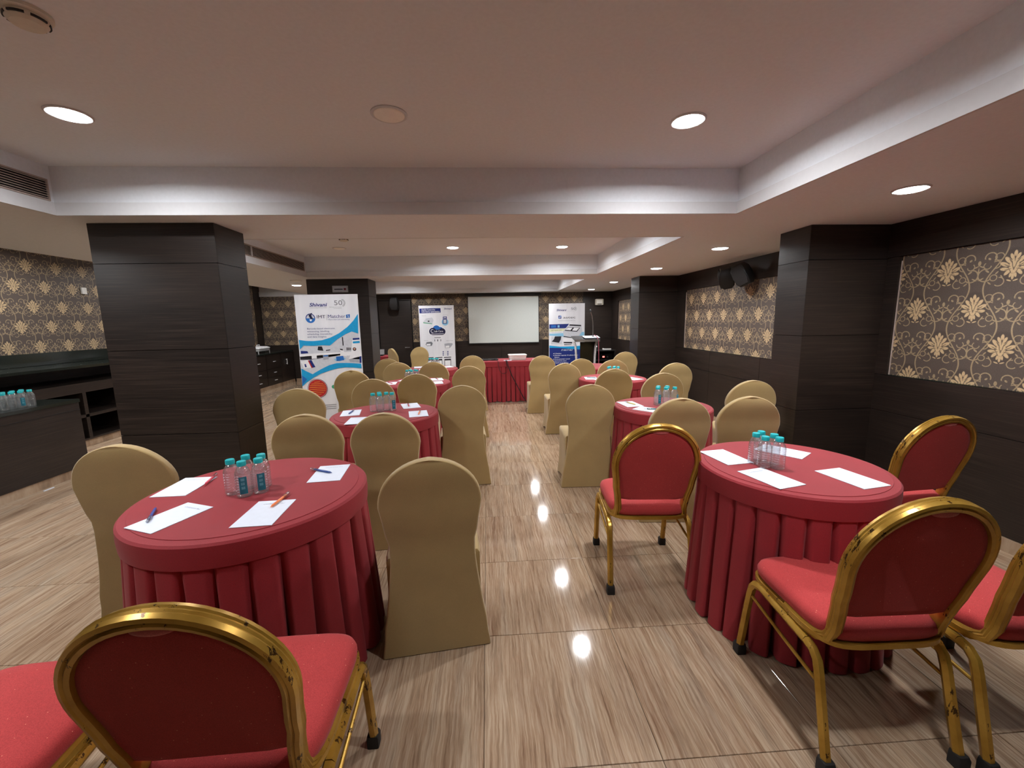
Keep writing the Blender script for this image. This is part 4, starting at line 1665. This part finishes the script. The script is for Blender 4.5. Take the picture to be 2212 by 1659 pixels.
for r_ in range(3):
    for c_ in range(2):
        b2.poly(H2([(780 + c_ * 108, 1262 + r_ * 38), (808 + c_ * 108, 1262 + r_ * 38), (808 + c_ * 108, 1284 + r_ * 38), (780 + c_ * 108, 1284 + r_ * 38)]), NAVY, 1)
        b2.poly(H2([(830 + c_ * 108, 1268 + r_ * 38), (870 + c_ * 125, 1268 + r_ * 38), (870 + c_ * 125, 1273 + r_ * 38), (830 + c_ * 108, 1273 + r_ * 38)]), LGREY, 1, 'print_line')
for x in (480, 690, 895):
    b2.poly(H2([(x - 85, 1402), (x + 85, 1396), (x + 85, 1415), (x - 85, 1421)]), PBLACK, 1)
    b2.poly(H2([(x - 75, 1445), (x + 80, 1440), (x + 85, 1640), (x - 70, 1640)]), PBLACK, 1)
    b2.poly(H2([(x - 62, 1480), (x + 70, 1476), (x + 72, 1640), (x - 58, 1640)]), PWHITE, 2)

# far right banner
b3 = Banner('roll-up banner with blue lower half beside the lectern', 1.43, 2.27, 9.6, 1.845)


def g3(x, y):
    l = 172 + (y - 170) * .008
    r = 982 - (y - 160) * .02
    return ((x - l) / (r - l) * b3.W, b3.H - (y - 165) / 810.0 * b3.W)


def H3(lst):
    return [g3(*p) for p in lst]


b3.pxs = b3.W / 810
tx(b3, g3, 'Shivani', 342, 565, 330, 42, NAVY, 2, .2, .0012)
tx(b3, g3, '50', 665, 770, 308, 52, PGREY)
q = g3(750, 285)
b3.disc(q[0], q[1], 46 * b3.pxs, PGREY, 2, 30, -70, 80, 41 * b3.pxs)
tx(b3, g3, 'celebrating innovation', 592, 745, 345, 10, LGREY)
q = g3(420, 465)
for i in range(4):
    b3.disc(q[0], q[1], 40 * b3.pxs, NAVY if i % 2 else BLUE, 1, 10, 10 + i * 90, 80 + i * 90, 12 * b3.pxs)
tx(b3, g3, 'astec', 492, 765, 495, 46, PBLACK, 2)
tx(b3, g3, 'Incubate the Future with You', 380, 760, 548, 13, PGREY)
b3.poly(H3([(188, 620), (625, 615), (560, 700), (540, 712), (188, 715)]), NAVY, 1)
b3.poly(H3([(225, 640), (335, 640), (335, 692), (225, 692)]), BLUE, 2)
b3.poly(H3([(370, 640), (412, 640), (412, 692), (370, 692)]), LBLUE, 2)
b3.strip(H3([(188, 720), (540, 716)]), H3([(188, 790), (520, 770)]), simple('print_pale_yellow', (224, 228, 190), .4), 1)
tx(b3, g3, 'Dish Incubator Type', 232, 452, 760, 17, PBLACK)
tx(b3, g3, 'Multi Gas Incubator', 235, 455, 806, 10, PGREY)
b3.strip(H3([(188, 830), (560, 815), (960, 800)]), H3([(188, 870), (560, 900), (960, 880)]), LBLUE, 1)
b3.poly(H3([(490, 780), (635, 625), (895, 640), (920, 780), (850, 880), (720, 925), (500, 880)]), LGREY, 2)
b3.poly(H3([(635, 625), (893, 645), (890, 675), (632, 655)]), PBLACK, 3)
b3.poly(H3([(520, 765), (600, 690), (870, 705), (800, 795)]), PBLACK, 3)
b3.poly(H3([(540, 745), (605, 698), (700, 702), (655, 760)]), PWHITE, 4)
b3.poly(H3([(690, 765), (735, 703), (850, 710), (790, 775)]), PWHITE, 4)
b3.poly(H3([(500, 885), (720, 920), (715, 935), (500, 905)]), PBLACK, 3)
b3.poly(H3([(230, 890), (460, 885), (465, 1060), (225, 1065)]), LGREY, 1)
b3.poly(H3([(310, 890), (450, 890), (440, 960), (400, 1035), (240, 1005), (290, 950)]), PBLACK, 2)
b3.poly(H3([(490, 935), (700, 940), (700, 1100), (500, 1100)]), PWHITE, 2)
b3.poly(H3([(502, 1015), (690, 1022), (690, 1055), (504, 1048)]), PBLACK, 3)
b3.poly(H3([(510, 1070), (680, 1075), (680, 1085), (510, 1090)]), PBLACK, 3)
b3.strip(H3([(190, 1090), (420, 1120), (700, 1120), (955, 1100)]), H3([(190, 1140), (420, 1150), (700, 1180), (955, 1200)]), CYAN, 1)
b3.strip(H3([(190, 1140), (420, 1150), (700, 1180), (955, 1200)]), H3([(195, 1900), (420, 1900), (700, 1900), (950, 1900)]), NAVY, 1)
tx(b3, g3, 'IT HAS IT ALL!', 450, 695, 1215, 32, PWHITE, 2, .2, .0006)
for i, (s, x1) in enumerate((('9 Chambers', 450), ('Chamber capacity 10 culture dishes', 815), ('Sensors', 405), ('Direct parameter control', 635), ('Humid and dry culture', 560), ('Touch panel display', 610))):
    tx(b3, g3, s, 302, x1, 1285 + i * 42, 22, PWHITE, 2, 0, .0003)
    if i in (0, 1, 3, 4, 5):
        b3.disc(*g3(282, 1276 + i * 42), 8 * b3.pxs, PWHITE, 2, 12)

# ------------------------------------------------------------------ projection screen
t = thing('projection_screen', 'large white pull-down projection screen on the far wall', 'screen', (0.42, YF - .05, 0))
MB().box((-.94, -.03, 2.085), (.94, .05, 2.145)).build('roller_case', M_BLACK, t)
MB().box((-.885, .0, .92), (.885, .003, 2.085)).build('border', M_BLACK, t)
MB().box((-.872, -.003, .935), (.872, -.0005, 2.075)).build('screen_sheet', M_SCREEN, t)
MB().tube([(-.885, .002, .915), (.885, .002, .915)], .012).build('bottom_bar', M_BLACK, t, True)

# ------------------------------------------------------------------ things on the head table
ZH = .751
t = thing('storage_tray', 'white plastic tray box on the head table', 'box', (.55, 7.68, ZH), .05)
MB().loft([[(x, y, z) for x, y in rrect(a, b, .02)] for a, b, z in ((.145, .10, 0), (.150, .105, .01), (.160, .118, .085))], True, False).loft([[(x, y, z) for x, y in rrect(a, b, .02)] for a, b, z in ((.140, .096, .012), (.154, .112, .086))][::-1], False, True).build('tub', M_WHITEP, t, True, 40)
MB().loft([[(x, y, z) for x, y in rrect(a, b, .02)] for a, b, z in ((.168, .126, .084), (.168, .126, .096), (.15, .11, .1))]).build('lid', M_WHITEP, t, True, 40)
for i, (x, y, w, h_, rz, lab) in enumerate(((.36, 7.52, .14, .07, .1, 'white folded card on the head table beside the tray box'), (.93, 7.6, .2, .14, -.05, 'white paper sheets at the right end of the head table'))):
    o = tag(MB().box((-w / 2, -h_ / 2, 0), (w / 2, h_ / 2, .008)).build('paper_stack', M_PAPER), lab, 'paper')
    o.location = (x, y, ZH)
    o.rotation_euler = (0, 0, rz)
pts = []
rr = random.Random(4)
for i in range(60):
    a = i * .55
    pts.append((.02 + .17 * math.cos(a) * (1 - .004 * i) + rr.uniform(-.02, .02), 7.62 + .1 * math.sin(a * .83) + rr.uniform(-.01, .01), ZH + .006 + (i % 7) * .004))
tag(MB().tube(pts, .005, 6).build('cable_coil', M_BLACK), 'tangled black cable heap on the left part of the head table', 'cable')
sag = [(.17, 7.46, ZH + .006), (.18, 7.39, ZH + .003), (.185, 7.372, .70), (.2, 7.366, .6), (.24, 7.366, .54), (.29, 7.366, .53), (.33, 7.366, .56), (.345, 7.366, .62), (.33, 7.366, .70), (.325, 7.372, .745), (.32, 7.41, ZH + .006)]
tag(MB().tube(sag, .0045, 6).build('hanging_cable', M_BLACK), 'black cable loop hanging over the front of the head table', 'cable')
dg_ = [(.33, 7.5, ZH + .006), (.34, 7.385, ZH + .004), (.35, 7.37, .70), (.42, 7.362, .5), (.53, 7.352, .28), (.62, 7.34, .1), (.68, 7.30, .012), (.75, 7.28, .008)]
tag(MB().tube(dg_, .008, 6).build('power_cable', M_BLACK), 'black cable running diagonally down the head table skirt to the floor', 'cable')
t = thing('laptop', 'black laptop lying on the far left side table', 'laptop', (-2.5, 9.38, .751), .1)
MB().box((-.17, -.12, 0), (.17, .12, .018)).build('keyboard_base', M_BLACK, t)
MB().loft([[(-.17, .12, .018), (.17, .12, .018), (.17, .128, .018), (-.17, .128, .018)], [(-.17, .16, .13), (.17, .16, .13), (.17, .168, .13), (-.17, .168, .13)]]).build('display_lid', M_STEEL, t)

# ------------------------------------------------------------------ lectern
t = thing('lectern', 'black lectern with curved chrome side posts and slanted top', 'lectern', (1.93, 8.1, 0))
MB().box((-.24, -.19, 0), (.24, .19, .03)).build('base', M_BLACKGLOSS, t)
MB().box((-.10, -.012, .03), (.21, .012, 1.03)).build('front_panel', M_BLACKGLOSS, t)
for s in (-1, 1):
    path = [(s * .2, -.03, .03), (s * .185, -.045, .25), (s * .178, -.05, .5), (s * .185, -.045, .75), (s * .2, -.035, .95), (s * .225, -.02, 1.04)]
    MB().tube(path, .022, 12).build('post', M_ALU, t, True)
MB().loft([[(-.24, -.2, 1.05), (.24, -.2, 1.05), (.24, .2, 1.12), (-.24, .2, 1.12)], [(-.24, -.2, 1.075), (.24, -.2, 1.075), (.24, .2, 1.145), (-.24, .2, 1.145)]]).build('top', M_BLACKGLOSS, t)
MB().box((-.24, -.215, 1.045), (.24, -.2, 1.09)).build('lip', M_STEEL, t)
t2 = thing('microphone', 'gooseneck microphone standing on the lectern top', 'microphone', (2.09, 8.12, 1.118))
MB().lathe([(.035, 0), (.035, .015), (.012, .03)], 16).build('base', M_BLACK, t2, True)
MB().tube([(0, 0, .03), (0, 0, .2), (-.005, 0, .3), (-.025, -.01, .42), (-.06, -.03, .5)], .008).build('gooseneck', M_STEEL, t2, True)
MB().lathe([(.006, 0), (.016, .01), (.018, .045), (.008, .06)], 12).build('capsule', M_BLACK, t2, True).location = (-.068, -.036, .49)
o = tag(MB().box((-.15, -.1, 0), (.15, .1, .012)).build('paper_stack', M_PAPER), 'loose white papers on the slanted lectern top', 'paper')
o.location = (2.05, 8.1, 1.121)
o.rotation_euler = (math.radians(9.9), 0, .05)
tag(MB().tube([(2.12, 8.13, 1.16), (2.13, 7.98, 1.14), (2.14, 7.88, 1.06), (2.145, 7.87, .8), (2.15, 7.88, .5), (2.15, 7.87, .2), (2.16, 7.86, .012), (2.3, 7.9, .008)], .008, 6).build('microphone_cable', simple('pink_cable', (150, 70, 84), .5)), 'pinkish red cable hanging down beside the lectern', 'cable')

# ------------------------------------------------------------------ audio rack by the far right corner
t = thing('equipment_rack', 'black audio equipment rack in the far right corner', 'rack', (2.72, 9.85, 0))
MB().box((-.26, -.22, .02), (-.24, .22, .72)).build('side_panel', M_BLACK, t)
MB().box((.28, -.22, .02), (.30, .22, .72)).build('side_panel', M_BLACK, t)
for z in (.02, .28, .50, .72):
    MB().box((-.28 if z > .7 else -.24, -.23, z), (.33 if z > .7 else .28, .23, z + .02)).build('shelf', M_BLACK, t)
MB().box((-.26, .20, .04), (.30, .22, .72)).build('back_panel', M_BLACK, t)
for q, z in enumerate((.305, .525)):
    a = thing('amplifier', 'dark amplifier with a red indicator on the %s rack shelf' % ('middle' if q == 0 else 'upper'), 'amplifier', (2.74, 9.82, z - .005))
    MB().box((-.21, -.17, 0), (.21, .16, .13)).build('case', M_BLACKGLOSS, a)
    MB().lathe([(.02, 0), (.018, .012)], 12).build('knob', M_STEEL, a, True).rotation_euler = (math.radians(90), 0, 0)
    a.children[1].location = (.1, -.17, .065)
    MB().box((-.02, -.174, .05), (.03, -.17, .085)).build('indicator', emitter('red_indicator_%d' % q, (1.0, .06, .04), 3.0 if q else .6), a)
a = thing('mixer', 'small white device lying on the equipment rack', 'device', (2.86, 9.8, .742))
MB().box((-.09, -.07, 0), (.09, .07, .035)).build('case', M_WHITEP, a)
MB().box((-.07, -.05, .035), (.07, .05, .039)).build('control_panel', M_BLACK, a)
a = thing('charger_base', 'black device with a small white light on the equipment rack', 'device', (2.60, 9.84, .742))
MB().box((-.06, -.05, 0), (.06, .05, .14)).build('case', M_BLACK, a)
MB().box((.0, -.053, .07), (.018, -.05, .1)).build('indicator', emitter('white_indicator', (1, 1, 1), 2.0), a)


# ------------------------------------------------------------------ wall fittings
def speaker(label, loc, rz, tilt, roll=0.0):
    t = thing('wall_speaker', label, 'speaker', loc, rz, 'black wall speakers')
    prof = [(-.06, -.09), (.06, -.09), (.10, .0), (.06, .07), (-.06, .07), (-.10, .0)]
    b = MB().loft([[(x, y, z) for x, y in rrect(w, d, .02)] for w, d, z in ((.07, .06, -.15), (.095, .09, -.10), (.10, .10, 0), (.095, .09, .10), (.07, .06, .15))]).build('cabinet', M_BLACK, t, True)
    MB().loft([[(x, -.088 - .02 * (1 - (z / .13) ** 2) + y * 0, z) for x, y in ((-w, 0), (w, 0))] + [(w, -.08, z), (-w, -.08, z)] for w, z in ((.06, -.13), (.085, -.06), (.088, 0), (.085, .06), (.06, .13))]).build('grille', M_RUBBER, t, True)
    MB().tube([(0, .08, 0), (0, .16, .02)], .015).build('bracket', M_BLACK, t, True)
    for ch in t.children:
        ch.rotation_euler = (tilt, roll, 0)
    return t


speaker('left one of the black speaker pair above the second wallpaper panel', (2.98, 5.09, 1.95), math.radians(-115), .2, .4).scale = (.85, .85, .85)
speaker('right one of the black speaker pair above the second wallpaper panel', (2.98, 4.76, 1.95), math.radians(-62), .2, -.4).scale = (.85, .85, .85)
speaker('black speaker high on the far wall beside the dark door', (-2.22, YF - .17, 1.92), 0, .15)
t = thing('emergency_light', 'white emergency light box high on the far right wall', 'light', (2.83, YF - .05, 1.90))
MB().loft([[(x, y, z) for x, z in rrect(.10, .075, .02)] for y in (.05, -.02)][::-1]).build('case', M_CREAMP, t, True, 40)
MB().box((-.07, -.026, -.035), (.07, -.02, .05)).build('lens', M_LAMPOFF, t)
MB().box((-.05, -.028, -.06), (.05, -.02, -.045)).build('slot', M_BLACK, t)
t = thing('door_sign', 'small silver name plate on the second left pier above the banner', 'sign', (-2.27, 6.74, 2.005))
MB().box((-.12, -.008, -.05), (.12, 0, .05)).build('plate', M_STEEL, t)
MB().box((-.105, -.0095, -.038), (.105, -.008, .038)).build('insert', MGREY, t)
MB().box((-.09, -.0105, -.012), (.04, -.0095, .004)).build('print_line', PBLACK, t)
MB().box((.055, -.0105, -.02), (.09, -.0095, .015)).build('print_mark', PDRED, t)
